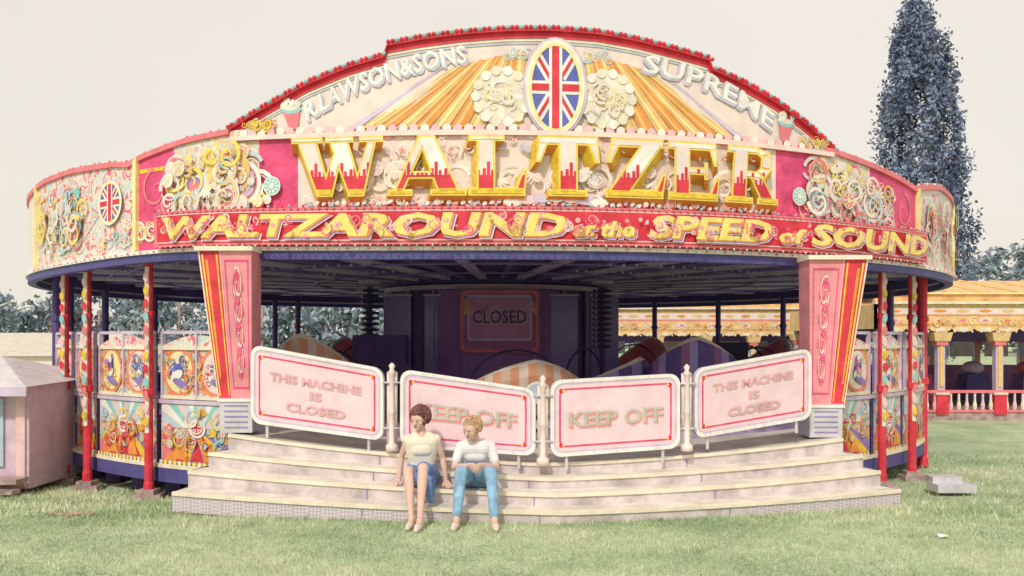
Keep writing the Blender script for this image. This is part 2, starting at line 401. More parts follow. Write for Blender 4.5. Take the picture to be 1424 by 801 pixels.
for dx,dz,m,of in ((.025,-.025,lilac,.03),(.01,-.01,lblue,.0265),(0,0,white,.014)):
    text(b,A,"R.LAWSON&SONS",(-2.0,4.20),(-.15,4.80),.19,m,shear=.15,offset=of,bow=.10,dx=dx,dz=dz)
    text(b,A,"SUPREME",(1.85,4.76),(3.55,4.22),.20,m,shear=-.1,offset=of,bow=.10,dx=-dx,dz=dz)
    b.o+=.001
b.o=.02
for cx,sg in ((-2.18,1),(3.78,-1)):
    b.poly(A,[(cx-.12,4.30),(cx+.10,4.32),(cx+.04+sg*.03,4.10),(cx-.06+sg*.03,4.10)],rose); b.disc(A,cx-.01,4.33,.125,.05,teal,16); b.disc(A,cx-.01,4.345,.09,.03,cream,16)
    for k in range(7): b.disc(A,cx+random.uniform(-.12,.12),4.40+random.uniform(-.03,.04),.045,.03,[cream,lblue,white][k%3],10,random.uniform(0,3))
b.o=.02
b.cluster(A,-2.85,-2.35,4.06,4.24,30,[gold,yel,org,cream],.1); b.cluster(A,3.95,4.45,4.06,4.22,30,[gold,yel,org,cream],.1)
for a in range(-18,31,6):
    p=C(a*KS,4.0,-.15); t=C(a*KS,atop(a*KS)-.1,-.15); q=C(a*KS,3.95,-1.0); b.tube([t,q],.025,dark2,6); b.tube([t,p],.025,dark2,6)
fin(b,'arched_top_board')
# WALTZER letters
LET={
'W':[[(.05,.93),(.29,.93),(.41,0),(.23,0)],[(.25,.0),(.41,.0),(.60,.8),(.49,.8)],[(.43,.93),(.66,.93),(.78,0),(.60,0)],[(.62,0),(.78,0),(.98,.93),(.88,.93)],[(-.02,.90),(.36,.90),(.36,1),(-.02,1)],[(.39,.90),(.72,.90),(.72,1),(.39,1)],[(.79,.90),(1.06,.90),(1.06,1),(.79,1)]],
'A':[[(.06,.06),(.19,.06),(.55,1),(.40,1)],[(.38,1),(.62,1),(.96,.06),(.66,.06)],[(.2,.28),(.78,.28),(.72,.41),(.24,.41)],[(-.02,0),(.32,0),(.32,.11),(-.02,.11)],[(.56,0),(1.05,0),(1.05,.11),(.56,.11)]],
'L':[[(.14,.05),(.46,.05),(.46,.95),(.14,.95)],[(0,.90),(.62,.90),(.62,1),(0,1)],[(0,0),(.98,0),(.98,.14),(0,.14)],[(.80,.10),(.98,.10),(1.02,.45),(.94,.45)]],
'T':[[(.34,.05),(.66,.05),(.66,.95),(.34,.95)],[(0,.85),(1,.85),(1,1),(0,1)],[(0,.9),(-.03,.56),(.05,.56),(.18,.9)],[(1,.9),(.82,.9),(.95,.56),(1.03,.56)],[(.18,0),(.82,0),(.82,.11),(.18,.11)]],
'Z':[[(.04,.85),(.96,.85),(.96,1),(.04,1)],[(.58,.93),(.96,.93),(.40,.07),(.02,.07)],[(.0,0),(1,0),(1,.15),(.0,.15)],[(.04,.9),(.0,.58),(.08,.58),(.2,.9)],[(.84,.1),(1,.1),(1.04,.42),(.96,.42)]],
'E':[[(.12,.05),(.43,.05),(.43,.95),(.12,.95)],[(0,.86),(.95,.86),(.95,1),(0,1)],[(0,0),(.98,0),(.98,.14),(0,.14)],[(.35,.44),(.75,.44),(.75,.57),(.35,.57)],[(.80,.9),(.90,.60),(.97,.60),(.95,.9)],[(.80,.1),(.98,.1),(1.02,.42),(.95,.42)],[(.70,.36),(.78,.36),(.78,.66),(.70,.66)]],
'R':[[(.12,.05),(.42,.05),(.42,.95),(.12,.95)],[(0,.87),(.62,.87),(.62,1),(0,1)],[(.60,1),(.60,.87),(.68,.82),(.88,.90)],[(.88,.91),(.68,.83),(.68,.62),(.93,.60)],[(.93,.62),(.68,.64),(.58,.56),(.78,.45)],[(.35,.44),(.74,.44),(.66,.57),(.35,.57)],[(.46,.48),(.74,.48),(1.0,.08),(.70,.08)],[(0,0),(.55,0),(.55,.11),(0,.11)],[(.64,0),(1.08,0),(1.08,.11),(.64,.11)]]}
def letter(b,ch,x,w,zb,h,lean,dx):
    T=lambda p:(x+p[0]*w+lean*p[1]*h, zb+p[1]*h)
    for k,st in enumerate(LET[ch]):
        P=[T(p) for p in st]; of=.15+.0012*k; n=len(P)
        ar=sum(P[i][0]*P[(i+1)%n][1]-P[(i+1)%n][0]*P[i][1] for i in range(n))
        if ar<0: P=P[::-1]; st=st[::-1]
        fr=[C(a,c,of) for a,c in P]; bk=[C(a+dx,c-.085,.012+.0006*k) for a,c in P]
        b.add(fr,[tuple(range(n))],yel)
        for i in range(n):
            j=(i+1)%n; ed=(P[j][0]-P[i][0],P[j][1]-P[i][1]); hz=abs(ed[0])>abs(ed[1])
            b.add([fr[i],fr[j],bk[j],bk[i]],[(0,3,2,1)],org if hz and ed[0]>0 else gold)
        def inset(Q,d=.022):
            out=[]
            for i in range(len(Q)):
                p0,p1,p2=Q[i-1],Q[i],Q[(i+1)%len(Q)]
                def nrm(a,c):
                    dx_,dz_=c[0]-a[0],c[1]-a[1]; l=math.hypot(dx_,dz_) or 1; return (-dz_/l,dx_/l)
                n1,n2=nrm(p0,p1),nrm(p1,p2); k_=1+n1[0]*n2[0]+n1[1]*n2[1]; k_=max(k_,.35)
                out.append((p1[0]+d*(n1[0]+n2[0])/k_,p1[1]+d*(n1[1]+n2[1])/k_))
            return out
        I=inset(P)
        b.poly(C,I,white if k%3 else pinkw,off=of+.0062+.0002*k)
        lo=clip(I,[(x-1,zb-1),(x+2,zb-1),(x+2,zb+.34*h),(x-1,zb+.34*h)])
        if len(lo)>2: b.poly(C,lo,red,off=of+.0082)
        lo=clip(I,[(x-1,zb-1),(x+2,zb-1),(x+2,zb+.12*h),(x-1,zb+.12*h)])
        if len(lo)>2: b.poly(C,lo,gold,off=of+.0092)
        xx=x-.3
        while xx<x+w+.4:
            for (a0,a1,hh) in ((0,.035,.45),(.045,.08,.56),(.09,.12,.42)):
                q=clip(I,[(xx+a0,zb+.33*h),(xx+a1,zb+.33*h),(xx+a1,zb+hh*h),(xx+a0,zb+hh*h)])
                if len(q)>2: b.poly(C,q,red,off=of+.0088)
            xx+=.15
b=B()
xs=[(-2.02,.98,'W',-.10,-.03),(-.98,.80,'A',0,-.03),(-.12,.62,'L',0,-.02),(.62,.66,'T',0,.02),(1.36,.66,'Z',.05,.03),(2.08,.62,'E',.0,.03),(2.78,.66,'R',.06,.03)]
for x,w,ch,ln,dx in xs: letter(b,ch,x,w,3.30,.66,ln,-.065 if x<1 else .07)
fin(b,'waltzer_lettering')
# strip sign
b=B()
S=cyl(R+.12,True)
b.solidband(C,-4.05,6.68,2.775,3.19,.03,.12,rose,red)
b.band(S,-4.0,6.62,2.80,3.165,.002,red)
b.band(S,-4.0,6.62,2.815,2.83,.004,pink); b.band(S,-4.0,6.62,3.14,3.155,.004,pink)
b.o=.006
words=[("WALTZAROUND",-3.90,.88,.235),("at the",1.0,1.66,.16),("SPEED",1.86,3.35,.235),("of",3.5,3.85,.16),("SOUND",4.0,6.45,.235)]
b.cluster(S,-3.95,6.55,2.84,3.12,150,[rose,mag,rose,pink,pinkw],.08); b.o=.035
for w,a,c,h in words:
    for dx,dz,m,of in ((.032,-.028,pinkw,.062),(.028,-.024,purple,.048),(.016,-.012,org,.045),(0,0,sglet,.034)):
        text(b,S,w,(a,2.875),(c,2.875),h,m,shear=.28,offset=of,dx=dx,dz=dz)
        b.o+=.0012
for i in range(70):
    x=-1.9+i*.078
    b.disc(C,x,3.235+.012*math.sin(i*1.7),.030,.022,white if i%3 else lilac,8,.6,off=.09+.0006*(i%2))
for i in range(7): b.disc(C,.35+i*.16,3.24+.05*math.sin(math.pi*i/6),.10,.05,[white,pink,lilac][i%3],14,off=.10+.0006*i)
fin(b,'strip_sign')
# roof canvas
b=B(); n=56; vs=[];fs=[]
prof=[(R-.12,3.85),(6,4.12),(3,4.36),(.4,4.55)]
for r,z in prof:
    for j in range(n):
        q=2*math.pi*j/n; vs.append((XC+r*math.cos(q),YC+r*math.sin(q),z-(.04 if j%2 else 0)))
for i in range(3):
    for j in range(n): fs.append((i*n+j,i*n+(j+1)%n,(i+1)*n+(j+1)%n,(i+1)*n+j))
b.add(vs,fs,canvas); fin(b,'roof_canvas')
b=B(); vs=[];fs=[]
for r,z in ((R-.1,3.02),(2.3,2.90)):
    for j in range(n):
        q=2*math.pi*j/n; vs.append((XC+r*math.cos(q),YC+r*math.sin(q),z))
for j in range(n): fs.append((j,(j+1)%n,n+(j+1)%n,n+j))
b.add(vs,fs,ceilm)
pbeam=M('pale_beam_paint',(.80,.74,.88))
for j in range(44):
    q=2*math.pi*(j+.5)/44; c,s_=math.cos(q),math.sin(q); w=.05 if j%2 else .10
    mm=dark2 if j%2 else pbeam
    P=[]
    for r,z0 in ((2.35,2.80),(R-.12,2.90)):
        for dz in (0,.07):
            for sg in (-1,1): P.append((XC+r*c-sg*w*s_/1.5,YC+r*s_+sg*w*c/1.5,z0+dz))
    b.add(P,[(0,1,5,4),(2,6,7,3),(0,4,6,2),(1,3,7,5),(0,2,3,1),(4,5,7,6)],mm)
for r in (3.6,5.2,6.9):
    b.tube([(XC+r*math.cos(q),YC+r*math.sin(q),2.775+r*.013) for q in np.linspace(0,2*math.pi,57)],.018,dark2,5,cap=False)
for sgn in (-1,1):
    for k in range(3):
        rr=4.6+k*1.3
        for i in range(26):
            q=-math.pi/2+sgn*(.30+i*.035); b.ball((XC+rr*math.cos(q),YC+rr*math.sin(q),2.79),.022,lilac)
fin(b,'ceiling_frame')
b=B()
b.lathe((XC,YC,0),[(7.7,.05),(7.7,.5),(7.55,.56),(2.4,.62)],M('deck_boards',(.38,.30,.48),var=.3),56)
for j in range(56):
    q=2*math.pi*j/56; b.box((XC+5*math.cos(q),YC+5*math.sin(q),.585),(4.8,.03,.03),dark2,q)
fin(b,'ride_platform')
# posts
b=B()
def post(phi,rr,zb,m=red,deco=True,thin=.055):
    x=XC+rr*math.sin(rad(phi)); y=YC-rr*math.cos(rad(phi))
    b.lathe((x,y,0),[(thin*1.2,zb),(thin*1.2,zb+.12),(thin,.16+zb),(thin,1.0),(thin*1.35,1.02),(thin*1.35,1.10),(thin,1.12),(thin,2.0),(thin*1.3,2.03),(thin*1.3,2.08),(thin,2.1),(thin,2.75)],m,10)
    if deco:
        b.box((x,y-thin*.9,1.6),(thin*.9,thin*.5,2.1),cream)
        for k in range(12): b.disc(lambda s,z,o:(x+s,y-thin*1.2-.02-o,z),0,.7+k*.165,.032,.06,[gold,pink,rose,teal,red][k%5],10,off=.012)
for p in (-31.5,-42.2,-48.5): post(p,8.15,-.22)
for p in (41.5,49.0): post(p,8.15,-.25)
for p in (-62,-76,-90,-104,-118,-132,-137,-152,-166,60,74,88,104,118,133,147,161): post(p,8.0,-.3,dark if abs(p)>60 else red,False,.07)
fin(b,'canopy_posts')
b=B()
for p in (-31.5,-42.2,-48.5,41.5,49):
    x=XC+8.15*math.sin(rad(p)); y=YC-8.15*math.cos(rad(p))
    b.box((x,y,zg(x,y)+.035),(.34,.26,.07),wood,.1); b.box((x,y,zg(x,y)+.10),(.22,.2,.06),wood,-.1)
for q in range(-75,-22,6):
    x=XC+7.6*math.sin(rad(q)); y=YC-7.6*math.cos(rad(q)); b.box((x,y,-.15),(.2,.2,.34),dark)
fin(b,'packing_blocks')
# side panels
P8=cyl(8.0)
def ss(phi): return phi*KS
b=B()
def lower(p0,p1,front=True):
    a,c=ss(p0),ss(p1)
    b.solidband(P8,a+.02,c-.02,.12,.93,-.04,0,art2 if front else navy,navy)
    b.solidband(P8,a,c,-.08,.10,-.05,.03,navy)
    b.solidband(P8,a,c,.10,.15,-.02,.04,cream); b.solidband(P8,a,c,.92,.97,-.05,.03,lilac)
    if not front: return
    mid=(a+c)/2; b.o=.006
    fan(b,P8,mid,.5,rad(5),rad(175),16,1.6,[(a+.05,.62),(c-.05,.62),(c-.05,.91),(a+.05,.91)],[teal,white,lblue,pink])
    b.o=.006
    fan(b,P8,mid,.62,rad(200),rad(340),11,1.5,[(a+.05,.20),(c-.05,.20),(c-.05,.60),(a+.05,.60)],[rose,org,red,gold,purple,org])
    b.o=.02
    for k in range(3): b.poly(P8,[(mid-.36+k*.24,.22),(mid-.30+k*.24+.06,.46),(mid-.14+k*.24,.22)],[org,red,org][k])
    b.disc(P8,mid,.62,.15,.12,white,18); b.disc(P8,mid,.62,.11,.09,red,14); jack(b,P8,mid,.63,.09,.07)
    b.o=.012
    b.cluster(P8,a+.05,c-.05,.2,.9,26,[gold,cream,teal,red,lblue,org],.14)
    n=int((c-a)/.09)
    for i in range(n): b.disc(P8,a+.05+i*.09,.175,.035,.03,[cream,yel][i%2],8,off=.028)
def upper(p0,p1):
    a,c=ss(p0)+.04,ss(p1)-.04; w=c-a; mid=(a+c)/2
    b.solidband(P8,a,c,1.0,1.62,-.03,0,art2,purple)
    for z in (1.0,1.62): b.solidband(P8,a,c,z-.02,z+.025,-.03,.03,cream)
    b.solidband(P8,a,c,1.80,1.84,-.02,.02,lilac)
    for x in (a+.03,mid,c-.03): b.solidband(P8,x-.015,x+.015,1.0,1.82,-.02,.035,lilac,n=1)
    cr=lambda x:1.645+.14*abs(math.sin((x-a)/w*math.pi))
    b.solidband(P8,a,c,1.64,cr,-.02,.01,art3,pink,n=14)
    k=2 if w>.95 else 1
    b.o=.012
    for i in range(k):
        cx=a+w*(i+.5)/k; r=min(.30,w/k*.46)
        b.disc(P8,cx,1.32,r,.30,cream); b.disc(P8,cx,1.32,r*.9,.27,[pale,pinkw][i%2]); b.ring(P8,cx,1.32,r,.31,.05,org); b.ring(P8,cx,1.32,r*.93,.285,.02,rose)
        b.cluster(P8,cx-r*.75,cx+r*.75,1.10,1.55,14,[blue,white,purple,red,cream,lblue],.12)
        b.o=.03
        b.disc(P8,cx,1.36,r*.28,.15,blue,14); b.disc(P8,cx-.02,1.28,r*.4,.06,white,12,.4); b.disc(P8,cx,1.47,.045,.05,cream,12); b.disc(P8,cx+.05,1.18,r*.5,.05,purple,12,-.3); b.o=.012
    b.cluster(P8,a,c,1.02,1.6,26,[gold,org,rose,cream,red,teal],.09)
for p0,p1 in ((-31.3,-21.5),(-42,-31.7),(-48.2,-42.4),(-60,-48.8)): lower(p0,p1); upper(p0,p1)
for p0,p1 in ((31.5,41.2),(41.8,48.8),(49.3,60)): lower(p0,p1); upper(p0,p1)
for p0,p1 in ((-88,-60),(-118,-90),(-148,-119),(-178,-149),(60,89),(90,119),(120,149),(150,179)): lower(p0,p1,False)
fin(b,'side_panels')
def pillar(name,xt0,xt1,xb0,xb1,y,zt,zb,outer):
    b=B(); th=.34
    vs=[(xb0,y,zb),(xb1,y,zb),(xt1,y-.05,zt),(xt0,y-.05,zt),(xb0,y+th,zb),(xb1,y+th,zb),(xt1,y+th,zt),(xt0,y+th,zt)]
    b.add(vs,[(0,1,2,3),(1,5,6,2),(5,4,7,6),(4,0,3,7),(3,2,6,7),(0,4,5,1)],M('coral_paint',(.80,.30,.34)))
    def f(u,v,o):
        x0=xb0+(xt0-xb0)*v; x1=xb1+(xt1-xb1)*v
        return (x0+(x1-x0)*u,y-.05*v-o,zb+(zt-zb)*v)
    U=(lambda u:u) if outer<0 else (lambda u:1-u)
    q=lambda u0,u1,v0,v1,m,o: b.add([f(U(u0),v0,o),f(U(u1),v0,o),f(U(u1),v1,o),f(U(u0),v1,o)],[(0,1,2,3)],m)
    q(.0,.40,.19,1,red,.004); q(.0,.03,.19,1,cream,.006); q(.06,.09,.2,.98,yel,.006); q(.33,.36,.2,.98,gold,.006); q(.12,.17,.3,.95,org,.006)
    q(.40,.42,.19,1,pink,.006)
    q(.48,.50,.24,.95,mag,.006); q(.92,.94,.24,.95,mag,.006); q(.49,.93,.94,.95,mag,.0065); q(.49,.93,.24,.25,mag,.0065)
    b.o=.008
    g=lambda s,z,o:f(U(s),z,o)
    for v in (.36,.5,.64,.78): 
        for k in range(5): b.disc(g,.71+.07*math.sin(k*2.4),v-.05+.025*k,.05,.018,[rose,mag,pink][k%3],10,k)
        b.scroll(g,.70,v,.12,0,1.1,1,.018,mag); b.scroll(g,.72,v+.03,.10,2,1.1,-1,.014,pinkw)
    bx=(xb0+xb1)/2
    b.box((bx,y+th/2-.02,zb+.17),(abs(xb1-xb0)+.04,th+.06,.34),steel); b.box((bx,y+th/2-.02,zb+.36),(abs(xb1-xb0)+.08,th+.10,.03),white)
    for k in range(5): b.box((bx,y-.055,zb+.06+k*.06),(abs(xb1-xb0)*.8,.01,.012),dark2)
    b.box(((xt0+xt1)/2,y+.12,zt+.02),(abs(xt1-xt0)+.05,th+.1,.05),cream)
    fin(b,name)
pillar('front_pillar',-3.485,-2.89,-3.22,-2.90,9.88,2.72,.70,-1)
pillar('front_pillar.001',3.44,4.12,3.46,3.80,10.3,2.66,.60,1)

# ------------------------------------------------------------------ centre paybox
b=B()
b.lathe((XC,YC,0),[(2.2,.6),(2.2,2.72),(2.3,2.75),(2.3,2.92)],dark,40)
def Qf(s,z,o):
    p=s/2.2; r=2.2+o; return (XC+r*math.sin(p),YC-r*math.cos(p),z)
pc=.13
for i in range(-4,5):
    x=pc+i*.62; b.solidband(Qf,x-.03,x+.03,.65,2.68,.0,.06,M('violet_paint',(.34,.22,.50)),n=1)
b.solidband(Qf,-2.7,2.9,2.64,2.72,.0,.09,lilac); b.solidband(Qf,-2.7,2.9,.9,.96,.0,.06,lilac)
wine=M('wine_panel',(.46,.14,.34)); b.solidband(Qf,pc-1.15,pc+1.15,1.0,2.62,.0,.05,M('plum_panel',(.34,.16,.44)))
def flat(yy): return lambda s,z,o:(s,yy-o,z)
F=flat(15.86)
b.box((-.22,15.92,2.05),(1.45,.10,1.15),wine); b.o=.004
rring(b,F,rrect(-.92,1.5,.48,2.6,.1),rrect(-.87,1.55,.43,2.55,.08),rose)
b.poly(F,rrect(-.78,1.72,.34,2.5,.06),M('dusty_panel',(.60,.28,.48))); rring(b,F,rrect(-.80,1.70,.36,2.52,.07),rrect(-.76,1.74,.32,2.48,.05),lilac)
text(b,F,"CLOSED",(-.70,2.02),(.26,2.02),.22,M('dim_gold',(.60,.46,.34)),offset=.03,dx=.02,dz=-.02); text(b,F,"CLOSED",(-.70,2.02),(.26,2.02),.22,M('deep_plum',(.12,.06,.20)),offset=.02)
b.o=.008
for sx in (-1,1):
    b.cluster(F,-.22+sx*.6-.1,-.22+sx*.6+.1,2.1,2.55,10,[rose,gold,lilac],.09)
for i in range(24): b.ball((-1.05+i*.073,15.84,2.66),.02,rose)
for x in (-2.1,-1.35,.95,1.7): b.box((x,16.25,1.7),(.5,.06,1.6),M('violet_mirror',(.28,.22,.52),rough=.2)); b.box((x,16.2,2.53),(.54,.08,.04),lilac)
fin(b,'centre_paybox')
for k,x in enumerate((-2.55,1.62)):
    b=B(); y=15.9
    b.tube([(x,y,.7),(x,y,2.75)],.05,dark,8)
    for j in range(11): b.lathe((x,y,1.6+j*.1),[(.06,-.03),(.17,-.02),(.17,.02),(.06,.03)],black,14)
    b.lathe((x,y,2.72),[(.05,-.05),(.2,0),(.2,.05)],lilac,12)
    for j in range(11): b.ball((x-.12,y-.13,1.6+j*.1),.022,lilac)
    fin(b,'lamp_column' if k==0 else 'lamp_column.001')
b=B()
b.box((XC-1.9,15.2,1.55),(.9,.4,.5),dark); b.box((3.5,15.0,1.5),(.9,.35,.35),black)
fin(b,'control_box')

# ------------------------------------------------------------------ waltzer cars
def car(k,phi,rr,face,cols,h=1.12):
    x=XC+rr*math.sin(rad(phi)); y=YC-rr*math.cos(rad(phi)); zb=.62
    e=empty('waltzer_car' if k==0 else 'waltzer_car.%03d'%k,(x,y,zb)); b=B(); n=48; fa=rad(face)
    def H(q):
        a=abs(math.atan2(math.sin(q-fa),math.cos(q-fa)))
        return .42+(h-.42)*max(0,1-(a/1.35)**1.3)
    vs=[]
    for r,t,_ in [(.50,.04,0),(.82,.14,0),(.96,.40,0),(1.0,.75,0),(.97,.95,0),(.90,1.0,0),(.84,.94,0),(.82,.5,0),(.7,.35,0)]:
        for j in range(n):
            q=2*math.pi*j/n; hh=H(q)*t; vs.append((x+r*.88*math.cos(q),y+r*.88*math.sin(q),zb+.06+hh))
    for i in range(8):
        for j in range(n):
            f=(i*n+j,i*n+(j+1)%n,(i+1)*n+(j+1)%n,(i+1)*n+j)
            b.add([vs[a] for a in f],[(0,1,2,3)], (cols[j%len(cols)] if 0<i<4 else (cols[0] if i==0 else (cream if i in(4,5) else rose))))
    b.lathe((x,y,zb),[(.9,0),(.9,.05),(.6,.09)],steel,24)
    b.lathe((x,y,zb),[(.05,.1),(.72,.36),(.70,.42),(.05,.42)],rose,24)
    c,s_=math.cos(fa),math.sin(fa)
    def f(u,z,o): return (x+(.88+.01+o)*math.cos(fa+u/.88),y+(.88+.01+o)*math.sin(fa+u/.88),z)
    b.o=.01; b.disc(f,0,zb+.45,.16,.14,white); b.disc(f,0,zb+.45,.13,.11,lblue)
    px,py=-s_,c
    b.tube([(x+px*.7*math.cos(t)-c*.1,y+py*.7*math.cos(t)-s_*.1,zb+.35+.62*math.sin(t)) for t in np.linspace(0,math.pi,13)],.018,black,6)
    o=b.finish('tub_shell',e); o.matrix_parent_inverse=Matrix.Translation(-Vector((x,y,zb)))
fancol=[M('car_cream',(.60,.48,.42)),M('car_orange',(.56,.26,.14)),M('car_tan',(.52,.36,.26)),M('car_orange',(.6,.26,.12))]; fc2=[dark,purple,dark2,dark]
dk=[dark,M('car_wine',(.26,.10,.24)),dark2,dark]
car(0,-24,5.9,262,fancol,1.14); car(1,4.0,6.3,285,fancol,.80); car(2,31,5.9,262,dk,1.1); car(3,17,5.2,330,fc2,.8)
car(4,-52,5.5,200,[dark2,purple,lilac]); car(5,58,5.5,300,fc2,.9); car(6,95,5.4,20,dk); car(7,-90,5.4,160,fancol); car(8,180,5.4,90,dk); car(9,140,5.4,50,fc2); car(10,-140,5.4,130,dk)

# ------------------------------------------------------------------ entrance steps
LV=[[(-3.41,8.90,.20),(.49,8.35,.11),(4.12,9.40,.14)],
    [(-3.36,9.20,.37),(.44,8.65,.225),(4.01,9.65,.30)],
    [(-3.25,9.50,.52),(.385,8.95,.335),(3.92,9.90,.44)],
    [(-3.12,9.76,.69),(.32,9.22,.445),(3.79,10.15,.60)]]
def quadr(P,t):
    l0=t*(t-1)/2; l1=(1-t*t); l2=t*(t+1)/2
    return Vector(P[0])*l0+Vector(P[1])*l1+Vector(P[2])*l2
def shape(P,t):
    a=quadr(P,t); l=Vector(P[1]).lerp(Vector(P[0]),-t) if t<0 else Vector(P[1]).lerp(Vector(P[2]),t)
    return a.lerp(l,.45)
tread=M('worn_tread_paint',(.74,.68,.61),var=.18,scale=3,rough=.5,bump=.25,detail=8)
riser=M('worn_riser_paint',(.64,.56,.56),var=.24,scale=4,bump=.2,detail=8)
def lattice(name,c1,c2,sc_=34):
    m=bpy.data.materials.new(name); m.use_nodes=True; nt=m.node_tree; N=nt.nodes; L=nt.links; p=N['Principled BSDF']; p.inputs['Roughness'].default_value=.45
    g=N.new('ShaderNodeNewGeometry'); mp=N.new('ShaderNodeMapping'); mp.inputs['Rotation'].default_value=(0,rad(45),0); c=N.new('ShaderNodeTexChecker'); c.inputs['Scale'].default_value=sc_
    c.inputs['Color1'].default_value=(*c1,1); c.inputs['Color2'].default_value=(*c2,1)
    L.new(g.outputs['Position'],mp.inputs['Vector']); L.new(mp.outputs['Vector'],c.inputs['Vector']); L.new(c.outputs['Color'],p.inputs['Base Color']); return m
latt=lattice('tread_plate_edge',(.68,.62,.64),(.50,.43,.52),40)
stairs=empty('entrance_steps'); NS=40
b=B()
ts=[-1+2*i/NS for i in range(NS+1)]
for k in range(4):
    E=[shape(LV[k],t) for t in ts]
    if k<3: Bk=[shape(LV[k+1],t) for t in ts]
    else: Bk=[e+Vector((0,1.3,0)) for e in E]
    vs=[e for e in E]+[Vector((p.x,p.y+.01,e.z)) for e,p in zip(E,Bk)]
    b.add(vs,[(i,i+1,NS+2+i,NS+1+i) for i in range(NS)],tread)
    low=[-.02]*(NS+1) if k==0 else [shape(LV[k-1],t).z for t in ts]
    if k==0: low=[e.z-.19 if t<-.0 else e.z-.17 for e,t in zip(E,ts)]
    for (o1,zt,zb_,m) in ((.02,lambda e,l:e.z+.006,lambda e,l:e.z-.028,cream),):
        vs=[]
        for e,l in zip(E,low): vs+=[(e.x,e.y-o1,zt(e,l)),(e.x,e.y-o1,zb_(e,l))]
        b.add(vs,[(2*i,2*i+1,2*i+3,2*i+2) for i in range(NS)],m)
    for i in range(NS):
        e,l,e2,l2=E[i],low[i],E[i+1],low[i+1]
        mm=latt if (k==0 and (i<14 or i>29)) else riser
        b.add([(e.x,e.y,e.z-.0285),(e.x,e.y,l),(e2.x,e2.y,l2),(e2.x,e2.y,e2.z-.0285)],[(0,1,2,3)],mm)
    vs=[]
    for e in E: vs+=[(e.x,e.y-.02,e.z+.006),(e.x,e.y+.035,e.z+.006)]
    b.add(vs,[(2*i,2*i+2,2*i+3,2*i+1) for i in range(NS)],cream)
    vs=[]
    for e in E: vs+=[(e.x,e.y-.02,e.z-.028),(e.x,e.y,e.z-.028)]
    b.add(vs,[(2*i+1,2*i+3,2*i+2,2*i) for i in range(NS)],riser)
    for idx,sg in ((0,-1),(NS,1)):
        e,p=E[idx],Bk[idx]; l=low[idx]
        b.add([(e.x,e.y,e.z),(p.x,p.y+.3,e.z),(p.x,p.y+.3,l),(e.x,e.y,l)],[(0,1,2,3)] if sg<0 else [(3,2,1,0)],latt)
        b.add([(e.x+sg*.005,e.y,e.z),(p.x+sg*.005,p.y+.3,e.z),(p.x+sg*.005,p.y+.3,e.z-.03),(e.x+sg*.005,e.y,e.z-.03)],[(0,1,2,3)],cream)
    for jt in (-.5,-.06,.45):
        e=shape(LV[k],jt); l=float(np.interp(jt,ts,low)); b.box((e.x,e.y-.004,(e.z+l)/2-.015),(.008,.012,e.z-l-.03),dark2)
b.finish('steps',stairs)
b=B()
for t in (-.97,-.6,-.2,.15,.5,.95):
    e=shape(LV[0],t); b.box((e.x,e.y+.12,e.z-.22),(.22,.18,.20),wood)
b.box((-3.1,8.95,-.02),(.45,.14,.07),wood,.08)
b.box((0,9.9,.0),(6.2,.5,.4),dark)
b.finish('packing',stairs)

